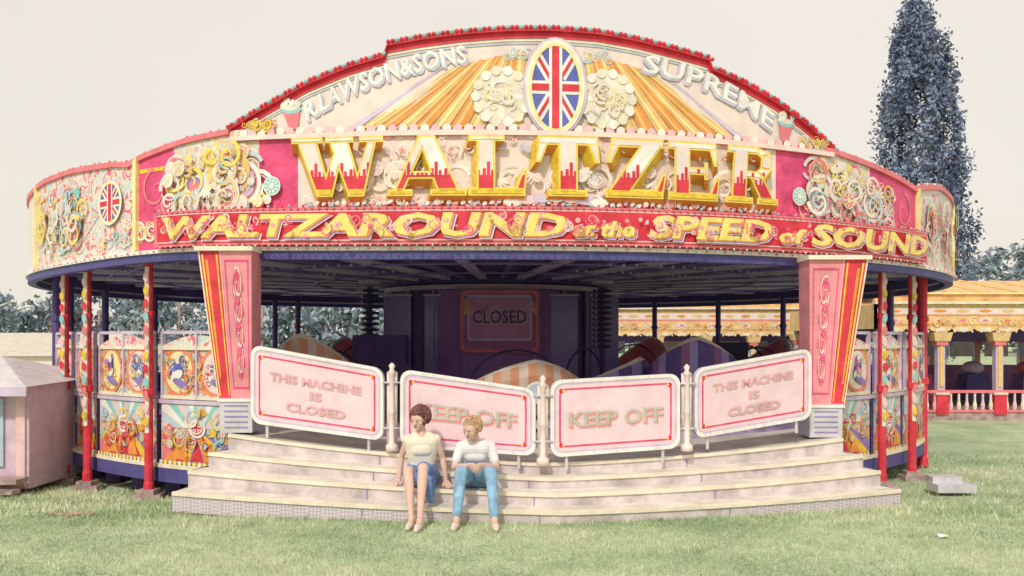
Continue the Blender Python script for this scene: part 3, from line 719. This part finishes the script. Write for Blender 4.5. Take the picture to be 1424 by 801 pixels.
# ------------------------------------------------------------------ sign boards
def board(name,BL,BR,TR,TL,kind):
    BL,BR,TR,TL=[Vector(p) for p in (BL,BR,TR,TL)]
    W=((BR-BL).length+(TR-TL).length)/2; Hh=((TL-BL).length+(TR-BR).length)/2; nrm=(BR-BL).cross(TL-BL).normalized()
    def f(u,v,o):
        a=u/W; c=v/Hh; return (BL*(1-a)+BR*a)*(1-c)+(TL*(1-a)+TR*a)*c+nrm*o
    e=empty(name); b=B()
    out=rrect(0,0,W,Hh,.12); inn=rrect(.035,.035,W-.035,Hh-.035,.10); n=len(out)
    b.add([f(x,z,.02) for x,z in out]+[f(x,z,-.03) for x,z in out],[tuple(range(n,2*n))[::-1]]+[(i,n+i,n+(i+1)%n,(i+1)%n) for i in range(n)],lilac)
    b.poly(f,rrect(.03,.03,W-.03,Hh-.03,.10),signpink,off=.012)
    rring(b,f,out,inn,white,off=.02); 
    b.add([f(x,z,.02) for x,z in inn]+[f(x,z,.012) for x,z in inn],[(i,(i+1)%n,n+(i+1)%n,n+i) for i in range(n)],white)
    rring(b,f,rrect(.04,.04,W-.04,Hh-.04,.10),rrect(.056,.056,W-.056,Hh-.056,.09),lilac,off=.0135)
    rring(b,f,rrect(.092,.092,W-.092,Hh-.092,.07),rrect(.112,.112,W-.112,Hh-.112,.06),mag,off=.0135)
    b.o=.015
    for sx,sy in ((0,0),(1,0),(0,1),(1,1)): b.disc(f,.115+(W-.23)*sx,.115+(Hh-.23)*sy,.024,.024,red,10); b.disc(f,.14+(W-.28)*sx,.115+(Hh-.23)*sy,.014,.014,yel,8)
    g2=M('faded_green_paint',(.50,.54,.42)); sal=M('salmon_paint',(.78,.38,.44))
    if kind=='closed':
        for t,x0,x1,z in (("THIS MACHINE",.24,W-.25,.475),("IS",W*.46,W*.54,.335),("CLOSED",W*.28,W*.72,.185)):
            text(b,f,t,(x0,z),(x1,z),.085,g2,offset=.028,dx=-.006,dz=-.006); b.o+=.001; text(b,f,t,(x0,z),(x1,z),.085,sal,offset=.022); b.o+=.001
    else:
        for dx,dz,m,of in ((.014,-.016,pinkw,.035),(.010,-.011,rose,.03),(0,0,g2,.012)): text(b,f,"KEEP OFF",(.20,.30),(W-.2,.30),.15,m,offset=of,dx=dx,dz=dz); b.o+=.001
    for i in range(1,12):
        for z in (.018,Hh-.018): b.disc(f,W*i/12,z,.007,.007,lilac,6,off=.0215)
    b.finish('board',e)
    b=B()
    for u in (.18,W-.18):
        p=Vector(f(u,0.02,-.02)); b.tube([p,(p.x,p.y,p.z-.16)],.018,steel,8)
    b.tube([f(.1,Hh*.8,-.05),f(W-.1,Hh*.8,-.05)],.018,steel,8)
    b.finish('frame_legs',e)
board('machine_closed_sign',(-2.854,9.72,.820),(-1.351,9.36,.664),(-1.351,9.36,1.424),(-2.854,9.72,1.679),'closed')
board('keep_off_sign',(-1.169,9.30,.611),(.244,9.12,.537),(.244,9.12,1.225),(-1.169,9.30,1.426),'keep')
board('keep_off_sign.001',(.392,9.12,.522),(1.776,9.40,.584),(1.776,9.40,1.376),(.392,9.12,1.314),'keep')
board('machine_closed_sign.001',(1.945,9.48,.674),(3.366,10.0,.842),(3.366,10.0,1.636),(1.945,9.48,1.419),'closed')
for k,(x,y,z0,z1) in enumerate(((-1.265,9.34,.60,1.43),(.317,9.1,.488,1.307),(1.861,9.44,.586,1.413))):
    b=B()
    b.lathe((x,y,0),[(.065,z0-.04),(.065,z0+.02),(.03,z0+.05),(.028,z0+.35),(.04,z0+.37),(.028,z0+.40),(.028,z1-.06),(.045,z1-.04),(.02,z1-.01),(.035,z1+.03),(.005,z1+.06)],pinkw,12)
    b.box((x,y+.02,(z0+z1)/2),(.11,.02,z1-z0-.08),pinkw)
    b.tube([(x-.1,y-.01,z1-.15),(x+.1,y-.01,z1-.15)],.012,steel,6); b.tube([(x-.1,y-.01,z0+.2),(x+.1,y-.01,z0+.2)],.012,steel,6)
    b.finish('gate_post' if k==0 else 'gate_post.%03d'%k,None,True)

# ------------------------------------------------------------------ people
skin=M('skin',(.70,.46,.38),rough=.5,var=.06,scale=8); hair1=M('dark_auburn_hair',(.18,.06,.055),var=.4,scale=30); hair2=M('sandy_hair',(.54,.34,.20),var=.3,scale=30)
topm=M('cream_knit_top',(.80,.73,.60),rough=.8,var=.06,scale=14,bump=.35); shirt=M('white_shirt',(.76,.74,.76),rough=.8,var=.07,scale=9,bump=.35)
skirtm=M('blue_skirt',(.16,.27,.55),rough=.8,var=.25,scale=8,bump=.3); jeans=M('blue_jeans',(.25,.43,.62),rough=.85,var=.22,scale=9,bump=.4)
shoe=M('pale_shoe',(.70,.58,.52),rough=.6); lip=M('lips',(.52,.17,.16)); eye=M('eye_dark',(.05,.03,.02),rough=.2); brow=M('brow',(.16,.08,.06)); white_e=M('eye_white',(.66,.62,.60))
def person(name,prims,mats,head,hm,hairfn):
    bm=bmesh.new()
    def ringcap(a,b_,ra,rb):
        a=Vector(a); b_=Vector(b_); d=b_-a; L=d.length
        t=d.normalized() if L>1e-5 else Vector((0,0,1)); u=t.orthogonal().normalized(); w=t.cross(u); n=16; rings=[]
        prof=[(-ra*math.cos(q),ra*math.sin(q)) for q in (0.05,.4,.8,1.2,math.pi/2)]+[(L+rb*math.cos(q),rb*math.sin(q)) for q in (math.pi/2,1.2,.8,.4,.05)]
        for h,r in prof:
            rings.append([bm.verts.new(a+t*h+(u*math.cos(2*math.pi*j/n)+w*math.sin(2*math.pi*j/n))*r) for j in range(n)])
        for i in range(len(rings)-1):
            for j in range(n): bm.faces.new((rings[i][j],rings[i][(j+1)%n],rings[i+1][(j+1)%n],rings[i+1][j]))
        bm.faces.new(rings[0][::-1]); bm.faces.new(rings[-1])
    for p in prims: ringcap(*p[:4])
    bmesh.ops.recalc_face_normals(bm,faces=bm.faces)
    me=bpy.data.meshes.new('tmp'); bm.to_mesh(me); bm.free(); ob=bpy.data.objects.new('tmp',me); sc.collection.objects.link(ob)
    r=ob.modifiers.new('r','REMESH'); r.mode='VOXEL'; r.voxel_size=.0045
    s_=ob.modifiers.new('s','SMOOTH'); s_.factor=.5; s_.iterations=7
    dg=bpy.context.evaluated_depsgraph_get(); m2=bpy.data.meshes.new_from_object(ob.evaluated_get(dg)); bpy.data.objects.remove(ob)
    nf=len(m2.polygons); c=np.zeros(nf*3); m2.polygons.foreach_get('center',c); c=c.reshape(-1,3)
    best=np.full(nf,1e9); lab=np.zeros(nf,int); labs=list(mats)
    for a,b_,ra,rb,l in prims:
        a=np.array(a); b_=np.array(b_); d=b_-a; L2=max(d@d,1e-9); t=np.clip((c-a)@d/L2,0,1); q=a+t[:,None]*d
        dist=np.linalg.norm(c-q,axis=1)-(ra+(rb-ra)*t); k=dist<best; best[k]=dist[k]; lab[k]=labs.index(l)
    m2.materials.clear()
    for l in labs: m2.materials.append(mats[l])
    m2.polygons.foreach_set('material_index',lab); m2.polygons.foreach_set('use_smooth',[True]*nf); m2.update()
    e=empty(name); body=bpy.data.objects.new('body',m2); sc.collection.objects.link(body); body.parent=e
    b=B(); T=lambda x,y,z: tuple(Vector(head)+hm@Vector((x,y,z)))
    for sx in (-1,1):
        b.ell(T(sx*.031,-.078,.006),.010,.007,.005,white_e,8,5); b.ell(T(sx*.031,-.084,.006),.0055,.004,.005,eye,8,5); b.ell(T(sx*.031,-.082,.024),.015,.004,.003,brow,8,5)
    b.ell(T(0,-.081,-.046),.017,.006,.005,lip,10,5)
    b.finish('face',e,True)
    b=B(); hairfn(b,T); b.finish('hair',e,True)
def headprims(head,hm):
    T=lambda x,y,z: tuple(Vector(head)+hm@Vector((x,y,z)))
    P=[(T(0,.022,.032),T(0,-.008,.025),.080,.078,'skin'),(T(0,-.030,-.01),T(0,-.036,-.055),.060,.038,'skin'),(T(0,-.080,.008),T(0,-.098,-.018),.009,.013,'skin'),(T(0,-.058,-.072),T(0,-.060,-.070),.020,.02,'skin')]
    for sx in (-1,1):
        P.append((T(sx*.079,.018,.012),T(sx*.080,.018,-.018),.013,.010,'skin')); P.append((T(sx*.030,-.045,-.012),T(sx*.022,-.048,-.045),.034,.026,'skin'))
    return P
def hand(P,w,dirn,side,up,curl=.5,sz=1.0):
    w=Vector(w); d=Vector(dirn).normalized(); s_=Vector(side); s_=(s_-d*s_.dot(d)).normalized(); n=Vector(up).normalized()
    for k in (-1,0,1): P.append((tuple(w+s_*k*.016),tuple(w+d*.072*sz+s_*k*.022),.014,.013,'skin'))
    for k,l in ((1.5,.066),(.5,.074),(-.5,.068),(-1.5,.053)):
        a=w+d*.074*sz+s_*k*.0190; m_=a+d*l*.5*sz-n*l*.12*curl*2; e=m_+d*l*.42*sz*(1-curl*.4)-n*l*.45*curl
        P.append((tuple(a),tuple(m_),.0092,.0086,'skin')); P.append((tuple(m_),tuple(e),.0086,.0076,'skin'))
    a=w+d*.02+s_*.026; m_=a+d*.03+s_*.020-n*.006; e=m_+d*.028+s_*.006-n*.006
    P.append((tuple(a),tuple(m_),.012,.0110,'skin')); P.append((tuple(m_),tuple(e),.0110,.0090,'skin'))
def foot(P,ank,dx):
    x,y,z=ank
    P.append(((x,y,z),(x,y+.015,.050),.034,.036,'skin')); P.append(((x,y+.03,.038),(x+dx*.5,y-.06,.036),.036,.036,'shoe')); P.append(((x+dx*.5,y-.06,.036),(x+dx,y-.14,.026),.038,.024,'shoe'))
    P.append(((x,y,.06),(x+dx*.5,y-.07,.044),.032,.030,'skin'))
def lay(P,x0,y,z,hw,r,l): P.append(((x0-hw,y,z),(x0+hw,y,z),r,r,l))
def seatz(x,k=1):
    t=(x-.44)/(3.8 if x<.44 else 3.57); return shape(LV[k],t)
sz1=seatz(-.9).z; sz2=seatz(-.36).z
x=-.905; hz=sz1+.10; P=[]
lay(P,x,8.935,hz,.072,.105,'skirt'); lay(P,x,8.94,hz+.06,.062,.098,'skirt')
for i in range(14):
    t=i/13; lay(P,x-.004*t,8.945-.035*t,hz+.11+.23*t,.048+.032*math.sin(t*1.5),.080+.012*t,'top')
lay(P,x,8.91,hz+.375,.098,.056,'top'); lay(P,x,8.915,hz+.40,.065,.050,'top')
lay(P,x,8.880,hz+.285,.050,.070,'top'); lay(P,x,8.872,hz+.265,.052,.062,'top')
P.append(((x,8.915,hz+.41),(x-.008,8.895,hz+.53),.045,.041,'skin'))
P.append(((x,8.885,hz+.425),(x,8.868,hz+.395),.040,.032,'skin'))
head=(x-.02,8.870,hz+.565); hm=Matrix.Rotation(rad(-30),3,'Z')@Matrix.Rotation(rad(14),3,'X')
P+=headprims(head,hm)
for sg,eb,wr in ((-1,(x-.215,8.98,hz+.18),(x-.235,8.93,sz1+.050)),(1,(x+.205,8.95,hz+.175),(x+.245,8.87,sz1+.050))):
    sh=(x+sg*.142,8.915,hz+.375)
    P+=[(sh,tuple(Vector(sh).lerp(Vector(eb),.08)),.046,.044,'top'),(sh,eb,.040,.031,'skin'),(eb,tuple(Vector(eb).lerp(Vector(wr),.3)),.032,.032,'skin'),(tuple(Vector(eb).lerp(Vector(wr),.3)),wr,.032,.021,'skin')]
    hand(P,wr,(sg*.35,-1,-.22),(-sg,0,0),(0,0,1),.3)
kn=[(x-.085,8.45,.475),(x+.055,8.47,.505)]; an=[(x+.035,8.15,.085),(x-.045,8.09,.085)]
an=[(x-.02,8.16,.085),(x+.065,8.08,.085)]
for sg,k,a in ((-1,kn[0],an[0]),(1,kn[1],an[1])):
    hp=(x+sg*.075,8.90,hz+.01); mid=tuple(Vector(hp).lerp(Vector(k),.93 if sg>0 else .76)); k2=Vector(k); a2=Vector(a); c1=tuple(k2.lerp(a2,.30)+Vector((0,.018,0))); c2=tuple(k2.lerp(a2,.62))
    P+=[(hp,mid,.105,.072,'skirt'),(hp,k,.085,.054,'skin'),(k,c1,.050,.048,'skin'),(c1,c2,.048,.036,'skin'),(c2,a,.036,.026,'skin')]
    foot(P,a,-.02)
for i in range(6):
    t=i/5; P.append(((x-.02+.03*t,8.86-.35*t,hz+.02+.02*t),(x+.06,8.86-.35*t,hz+.02),.085-.01*t,.085-.01*t,'skirt'))
    P.append(((x+.09,8.84-.38*t,hz+.03),(x+.125,8.82-.35*t,hz-.04-.12*t),.055,.032,'skirt'))
def curls(b,T,m,n,seed,R0,size,umin,front):
    random.seed(seed); b.ell(T(0,.028,.040),R0*.97,R0*1.0,R0*.95,m,20,14)
    for i in range(n):
        a=random.uniform(0,2*math.pi); u=random.uniform(umin,1); r=math.sqrt(max(0,1-u*u)); px,py,pz=r*math.cos(a)*R0,r*math.sin(a)*R0*1.03+.026,u*R0+.040
        if py<-.030 and pz<front: continue
        s_=size*random.uniform(.6,1.3); b.ell(T(px,py,pz),s_,s_,s_*random.uniform(.8,1.5),m,7,5,.2)
def curly(b,T): curls(b,T,hair1,650,3,.098,.014,-.75,.078)
def short(b,T): curls(b,T,hair2,650,9,.089,.009,-.7,.074)
person('seated_woman',P,{'skin':skin,'top':topm,'skirt':skirtm,'shoe':shoe},head,hm,curly)
x=-.36; hz=sz2+.105; P=[]
lay(P,x,8.935,hz,.075,.105,'jeans')
for i in range(14):
    t=i/13; lay(P,x,8.935-.125*t-.02*t*t,hz+.07+.24*t,.050+.032*math.sin(t*1.5),.088+.006*t,'top')
lay(P,x,8.785,hz+.330,.100,.058,'top'); lay(P,x,8.785,hz+.35,.068,.050,'top')
lay(P,x,8.77,hz+.245,.050,.066,'top'); lay(P,x,8.76,hz+.23,.052,.058,'top')
for sg in (-1,1): P.append(((x+sg*.038,8.75,hz+.365),(x+sg*.014,8.722,hz+.335),.024,.016,'top'))
P.append(((x,8.785,hz+.36),(x-.012,8.725,hz+.460),.044,.041,'skin'))
head=(x-.03,8.685,hz+.498); hm=Matrix.Rotation(rad(-40),3,'Z')@Matrix.Rotation(rad(18),3,'X')
P+=headprims(head,hm)
kn=[(x-.125,8.42,.475),(x+.16,8.42,.475)]; an=[(x-.15,8.14,.085),(x+.20,8.12,.085)]
cl=Vector((x+.02,8.45,.50))
for sg in (-1,1):
    sh=(x+sg*.148,8.785,hz+.330); eb=(x+sg*.205,8.69,hz+.13); wr=tuple(cl+Vector((sg*.070,.05,.030)))
    um=tuple(Vector(sh).lerp(Vector(eb),.66)); ff=tuple(Vector(eb).lerp(Vector(wr),.3))
    P+=[(sh,um,.052,.047,'top'),(um,eb,.036,.032,'skin'),(eb,ff,.032,.032,'skin'),(ff,wr,.032,.021,'skin')]
    hand(P,wr,(-sg*.65,-.65,-.40),(0,-.3,1),(sg*.4,-.85,.35),.8,.9)
for sg,k,a in ((-1,kn[0],an[0]),(1,kn[1],an[1])):
    hp=(x+sg*.08,8.90,hz); c2=tuple(Vector(k).lerp(Vector(a),.4)+Vector((0,.012,0))); c3=tuple(Vector(k).lerp(Vector(a),.90))
    P+=[(hp,k,.090,.060,'jeans'),(k,c2,.060,.052,'jeans'),(c2,c3,.052,.044,'jeans'),(c3,a,.030,.030,'skin')]
    foot(P,a,sg*.02)
person('seated_woman.001',P,{'skin':skin,'top':shirt,'jeans':jeans,'shoe':shoe},head,hm,short)

# ------------------------------------------------------------------ trees
leafA=M('foliage_shaded',(.085,.115,.21),var=.3,scale=.8); leafB=M('foliage_mid',(.15,.19,.32),var=.3,scale=.8); leafC=M('foliage_lit',(.24,.29,.43),var=.3,scale=.8)  # shaded to sunlit tones of one leaf, painted by crown side
farA=M('hazed_foliage_dark',(.15,.20,.26),var=.3,scale=.3); farB=M('hazed_foliage_mid',(.24,.30,.37),var=.3,scale=.3); farC=M('hazed_foliage_light',(.32,.39,.43),var=.3,scale=.3)  # distance haze is put into these paler, bluer leaf colours
def leaves(V,F,MI,c,sx,sz_,n,ls,mi):
    p=rng.normal(0,1,(n,3))*np.array([sx,sx,sz_])*.55+np.array(c)
    for q in p:
        a=rng.normal(0,1,3); a/=np.linalg.norm(a); bb=np.cross(a,rng.normal(0,1,3)); bb/=np.linalg.norm(bb); l=ls*rng.uniform(.6,1.3)
        o=len(V); V.extend([tuple(q-a*l),tuple(q+bb*l*.55),tuple(q+a*l),tuple(q-bb*l*.55)]); F.append((o,o+1,o+2,o+3)); MI.append(mi)
def mesh_leaves(name,V,F,MI,par,mats):
    me=bpy.data.meshes.new(name); me.from_pydata(V,[],F)
    for m in mats: me.materials.append(m)
    me.polygons.foreach_set('material_index',MI); me.update(); o=bpy.data.objects.new(name,me); sc.collection.objects.link(o); o.parent=par
e=empty('poplar_tree'); TX,TY=28.2,60.0; V=[];F=[];MI=[]
env=interp([(0,1.0),(2,2.8),(5,3.2),(9,3.3),(13,3.2),(17,2.9),(19.5,2.3),(21.5,1.6),(23,.9),(24.3,.2)])
b=B(); b.tube([(TX,TY,-.4),(TX+.1,TY,8),(TX-.1,TY,16),(TX,TY,23)],.5,wood,8,r2=.05)
for i in range(620):
    h=24*(rng.random()**.9)*.99; h=max(.8,h); a=rng.uniform(0,6.28); R0=env(h)*(rng.uniform(.1,1.0)**.6)*(.93+.12*math.sin(a*3+h*1.1)+.10*math.sin(h*3.1+a)); x=TX+R0*math.cos(a)-.9*(h/24); y=TY+R0*math.sin(a)
    if i%6==0: b.tube([(TX,TY,max(.3,h-3.5)),(TX+.6*R0*math.cos(a),TY+.6*R0*math.sin(a),h-1.3),(x,y,h)],.10,wood,5,r2=.02)
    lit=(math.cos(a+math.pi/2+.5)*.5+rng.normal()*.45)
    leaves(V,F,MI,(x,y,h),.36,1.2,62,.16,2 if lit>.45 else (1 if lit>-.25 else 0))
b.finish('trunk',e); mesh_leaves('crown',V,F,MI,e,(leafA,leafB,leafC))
e=empty('tree_line'); V=[];F=[];MI=[]; b=B()
for i in range(130):
    x=-110+i*1.6+rng.uniform(-1,1); y=125+rng.uniform(-8,10); H=7.8+1.6*math.sin(x*.11)+.8*math.sin(x*.37)+rng.uniform(-1.,1.)
    if x>60: H+=4
    b.tube([(x,y,-.4),(x,y,H*.7)],.25,wood,5)
    for k in range(14):
        a=rng.uniform(0,6.28); hh=H*rng.uniform(.05,1.0); rr=2.8*math.sqrt(max(.05,1-(hh/H)**2))*rng.uniform(.3,1)
        leaves(V,F,MI,(x+rr*math.cos(a),y+rr*math.sin(a),hh),1.5,1.0,24,.5,int(rng.integers(0,3)))
b.finish('trunks',e); mesh_leaves('crowns',V,F,MI,e,(farA,farB,farC))
e=empty('broadleaf_tree'); V=[];F=[];MI=[]; b=B(); b.tube([(58,98,-.4),(58,98,8)],.4,wood,6,r2=.15)
for k in range(60):
    a=rng.uniform(0,6.28); hh=rng.uniform(3,11.5); rr=3.4*math.sqrt(max(.05,1-((hh-6)/6.5)**2))*rng.uniform(.3,1)
    leaves(V,F,MI,(58+rr*math.cos(a),98+rr*math.sin(a),hh),1.1,.9,45,.35,int(rng.integers(0,3)))
b.finish('trunk',e); mesh_leaves('crown',V,F,MI,e,(farA,farB,farC))

# ------------------------------------------------------------------ neighbouring rides and stalls
buff=M('buff_roof',(.76,.48,.22),var=.18); buff2=M('buff_fascia',(.80,.56,.28),var=.12)
def stall(name,x0,x1,y0,y1,zb,zf,zt,zr,np_,inside=True):
    e=empty(name); b=B()
    b.box(((x0+x1)/2,(y0+y1)/2,zb+.12),(x1-x0,y1-y0,.24),wood)
    f=lambda s,z,o:(s,y0-o,z)
    b.box(((x0+x1)/2,y0+.05,(zf+zt)/2),(x1-x0+.4,.1,zt-zf),buff2); L=x1-x0
    b.box((x0-.15,(y0+y1)/2,(zf+zt)/2),(.1,y1-y0,zt-zf),buff2)
    n=int(L/.55); hh=zt-zf
    b.o=.006
    b.band(f,x0-.15,x1+.15,zf+.52*hh,zf+.56*hh,.006,rose); b.band(f,x0-.15,x1+.15,zf+.60*hh,zf+.84*hh,.006,pinkw); b.band(f,x0-.15,x1+.15,zf+.14*hh,zf+.18*hh,.006,org)
    for i in range(n):
        cx=x0+(i+.5)*L/n
        b.disc(f,cx,zf+hh*.34,.17,hh*.10,tan if i%2 else pinkw,14,off=.012); b.disc(f,cx,zf+hh*.34,.09,hh*.05,rose,10,off=.016)
        b.disc(f,cx,zf+hh*.72,.16,hh*.06,tan if i%2 else org,10,off=.012)
        b.disc(f,cx,zf,.27,.08,buff2,14,off=.02); b.disc(f,cx,zf-.01,.14,.05,cream,10,off=.024)
    b.cluster(f,x0,x1,zf+.08*hh,zf+.5*hh,int(L*6),[pale,tan,pinkw,org],.14)
    for i in range(int(L/.22)): b.ball((x0+i*.22,y0-.05,zf-.07),.03,cream); b.ball((x0+i*.22,y0-.05,zt),.035,pale)
    b.box(((x0+x1)/2,y0-.02,zt+.03),(L+.5,.2,.06),cream)
    b.box(((x0+x1)/2,y0+.35,zt+.16),(L+.2,.12,.2),buff); b.box(((x0+x1)/2,y0+.32,zt+.28),(L+.3,.2,.04),pale)
    b.finish('fascia',e)
    b=B()
    zt2=zt+.3
    vs=[(x0-.2,y0+.35,zt2),(x1+.3,y0+.35,zt2),(x1+.3,y1+.1,zt2),(x0-.2,y1+.1,zt2),(x0+2.4,(y0+y1)/2,zr+.15),(x1-1.2,(y0+y1)/2,zr+.15)]
    b.add(vs,[(0,1,5,4),(1,2,5),(2,3,4,5),(3,0,4)],buff) 
    b.add([(x0-.2,y0,zt+.065),(x1+.2,y0,zt+.065),(x1+.2,y0+.4,zt+.1),(x0-.2,y0+.4,zt+.1)],[(0,1,2,3)],buff)
    for i in range(int(L/.9)): b.tube([(x0+i*.9,y0+.34,zt2+.01),(min(max(x0+i*.9,x0+2.4),x1-1.2),(y0+y1)/2,zr+.16)],.03,tan,4)
    b.add([(x0,y0+.1,zf+.1),(x1,y0+.1,zf+.1),(x1,y1,zf+.1),(x0,y1,zf+.1)],[(3,2,1,0)],dark)
    b.finish('roof',e)
    b=B()
    for i in range(np_+1):
        x=x0+L*i/np_
        for y in (y0+.1,y1-.1):
            b.box((x,y,(zb+zf)/2+.1),(.18,.18,zf-zb-.1),lilac); b.box((x,y-.10,(zb+zf)/2+.3),(.09,.04,(zf-zb)*.5),tan); b.box((x,y-.02,zf-.2),(.38,.30,.22),buff2,0,1.25); b.box((x,y-.02,zf-.36),(.28,.26,.1),rose); b.box((x,y-.02,zb+.45),(.30,.28,.5),red); b.box((x,y-.03,zb+.72),(.34,.3,.05),cream)
    b.finish('posts',e)
    b=B()
    for i in range(int(L/.2)):
        x=x0+.1+i*.2; b.lathe((x,y0+.02,zb+.24),[(.03,0),(.055,.18),(.03,.3),(.03,.5)],cream if i%2 else pink,6)
    b.box(((x0+x1)/2,y0+.02,zb+.77),(L,.10,.07),rose); b.box(((x0+x1)/2,y0+.02,zb+.28),(L,.10,.06),rose)
    b.finish('balustrade',e)
    if inside:
        b=B(); b.box(((x0+x1)/2,y1-.6,zb+.75),(L*.96,.3,1.0),M('plum_counter',(.40,.20,.40))); b.box(((x0+x1)/2,y1-.5,zf-.1),(L*.98,.1,.5),purple)
        for i in range(int(L/1.6)): b.box((x0+.8+i*1.6,(y0+y1)/2,zb+.7),(.8,.8,.75),[purple,wine,navy][i%3],0,.7); b.ell((x0+.8+i*1.6,(y0+y1)/2,zb+1.25),.3,.3,.2,[rose,dark2,lilac][i%3])
        for i in range(int(L/1.1)): b.box((x0+.6+i*1.1,y1-.8,zb+1.75),(.7,.1,.45),[lblue,white,pinkw][i%3])
        b.finish('machines',e)
stall('dodgem_ride',9.3,19.5,22.2,29,-.36,1.98,2.60,3.25,7)
stall('fairground_stall',3.4,13.5,31,35,-.35,1.9,2.75,3.1,6)
e=empty('hoopla_stall'); b=B()
b.box((-7.55,12.75,.45),(2.3,2.0,1.4),M('faded_plum_sheet',(.66,.50,.60))); b.box((-7.0,11.73,.50),(.55,.03,.9),M('blue_sheet',(.46,.56,.68))); b.box((-6.5,11.74,.45),(.12,.05,1.35),pink)
b.box((-7.7,11.73,.15),(.5,.03,.7),rose)
b.add([(-9,11.4,1.12),(-6.25,11.4,1.12),(-6.35,13.9,1.16),(-9,13.9,1.3),(-8.6,12.4,1.62),(-7.2,12.5,1.50)],[(0,1,5,4),(1,2,5),(2,3,4,5),(3,0,4)],M('grey_canvas',(.68,.63,.66)))
b.box((-7.5,11.42,1.06),(2.5,.04,.12),lilac); b.box((-7.3,11.5,-.1),(1.9,.3,.06),wood); b.box((-7.3,11.35,-.22),(1.9,.2,.05),wood)
for x in (-7.9,-6.6): b.box((x,11.6,-.2),(.12,.12,.25),wood)
b.finish('booth',e)
e=empty('canvas_tent'); b=B()
b.add([(-24,32,-.3),(-14,32,-.3),(-14,37,-.3),(-24,37,-.3),(-24,32,1.1),(-14,32,1.1),(-14,37,1.1),(-24,37,1.1)],[(0,1,5,4),(1,2,6,5),(2,3,7,6),(3,0,4,7)],pinkw)
b.add([(-24.2,31.8,1.1),(-13.8,31.8,1.1),(-13.8,37.2,1.1),(-24.2,37.2,1.1),(-22.5,34.5,1.95),(-15,34.5,1.95)],[(0,1,5,4),(1,2,5),(2,3,4,5),(3,0,4)],canvas)
b.finish('tent',e)
e=empty('metal_step'); b=B(); b.box((5.75,11.6,-.20),(.50,.32,.10),steel); b.box((5.70,11.72,-.11),(.38,.22,.08),steel); b.finish('step',e)
b=B(); b.add([(3.72,7.72,.01),(3.80,7.70,.03),(3.82,7.78,.02),(3.74,7.80,.035)],[(0,1,2),(0,2,3)],white); b.finish('litter_paper')
b=B()
for i in range(26): b.ell((-4.35+rng.normal()*.12,8.75+rng.normal()*.05,.01),.02,.02,.012,M('dropped_leaf',(.50,.28,.24)),6,4)
b.finish('fallen_leaves')

# ------------------------------------------------------------------ light, sky, camera
w=bpy.data.worlds.new("World"); sc.world=w; w.use_nodes=True; nt=w.node_tree; N=nt.nodes; L=nt.links; bg=N['Background']
sky=N.new('ShaderNodeTexSky'); sky.sky_type='NISHITA'; sky.sun_disc=False; sky.dust_density=4; sky.air_density=1.2
mix=N.new('ShaderNodeMixRGB'); mix.inputs['Fac'].default_value=.88
tc=N.new('ShaderNodeTexCoord'); nz=N.new('ShaderNodeTexNoise'); nz.inputs['Scale'].default_value=1.3; nz.inputs['Detail'].default_value=4
L.new(tc.outputs['Generated'],nz.inputs['Vector']); rp=N.new('ShaderNodeValToRGB'); rp.color_ramp.elements[0].position=.3; rp.color_ramp.elements[1].position=.75
rp.color_ramp.elements[0].color=(.76,.715,.61,1); rp.color_ramp.elements[1].color=(.85,.79,.71,1); L.new(nz.outputs['Fac'],rp.inputs['Fac'])
sclr=N.new('ShaderNodeVectorMath'); sclr.operation='SCALE'; sclr.inputs['Scale'].default_value=11.6; L.new(rp.outputs['Color'],sclr.inputs[0])
L.new(sky.outputs['Color'],mix.inputs['Color1']); L.new(sclr.outputs['Vector'],mix.inputs['Color2']); L.new(mix.outputs['Color'],bg.inputs['Color']); bg.inputs['Strength'].default_value=.1
sun=bpy.data.lights.new('sun','SUN'); sun.energy=2.2; sun.angle=rad(4); sun.color=(1,.94,.84); so=bpy.data.objects.new('sun',sun); sc.collection.objects.link(so)
d=Vector((math.sin(rad(18)),math.cos(rad(18)),-math.tan(rad(42)))); so.rotation_euler=d.to_track_quat('-Z','Y').to_euler(); sky.sun_elevation=rad(42); sky.sun_rotation=rad(198)
cam=bpy.data.cameras.new('camera'); cam.sensor_width=36; cam.lens=31.17; cam.shift_y=.0488; cam.clip_end=3000; co=bpy.data.objects.new('camera',cam); sc.collection.objects.link(co)
co.location=(0,0,1.75); co.rotation_euler=(rad(90),0,0); sc.camera=co
sc.view_settings.view_transform='Standard'; sc.view_settings.look='None'; sc.view_settings.exposure=0
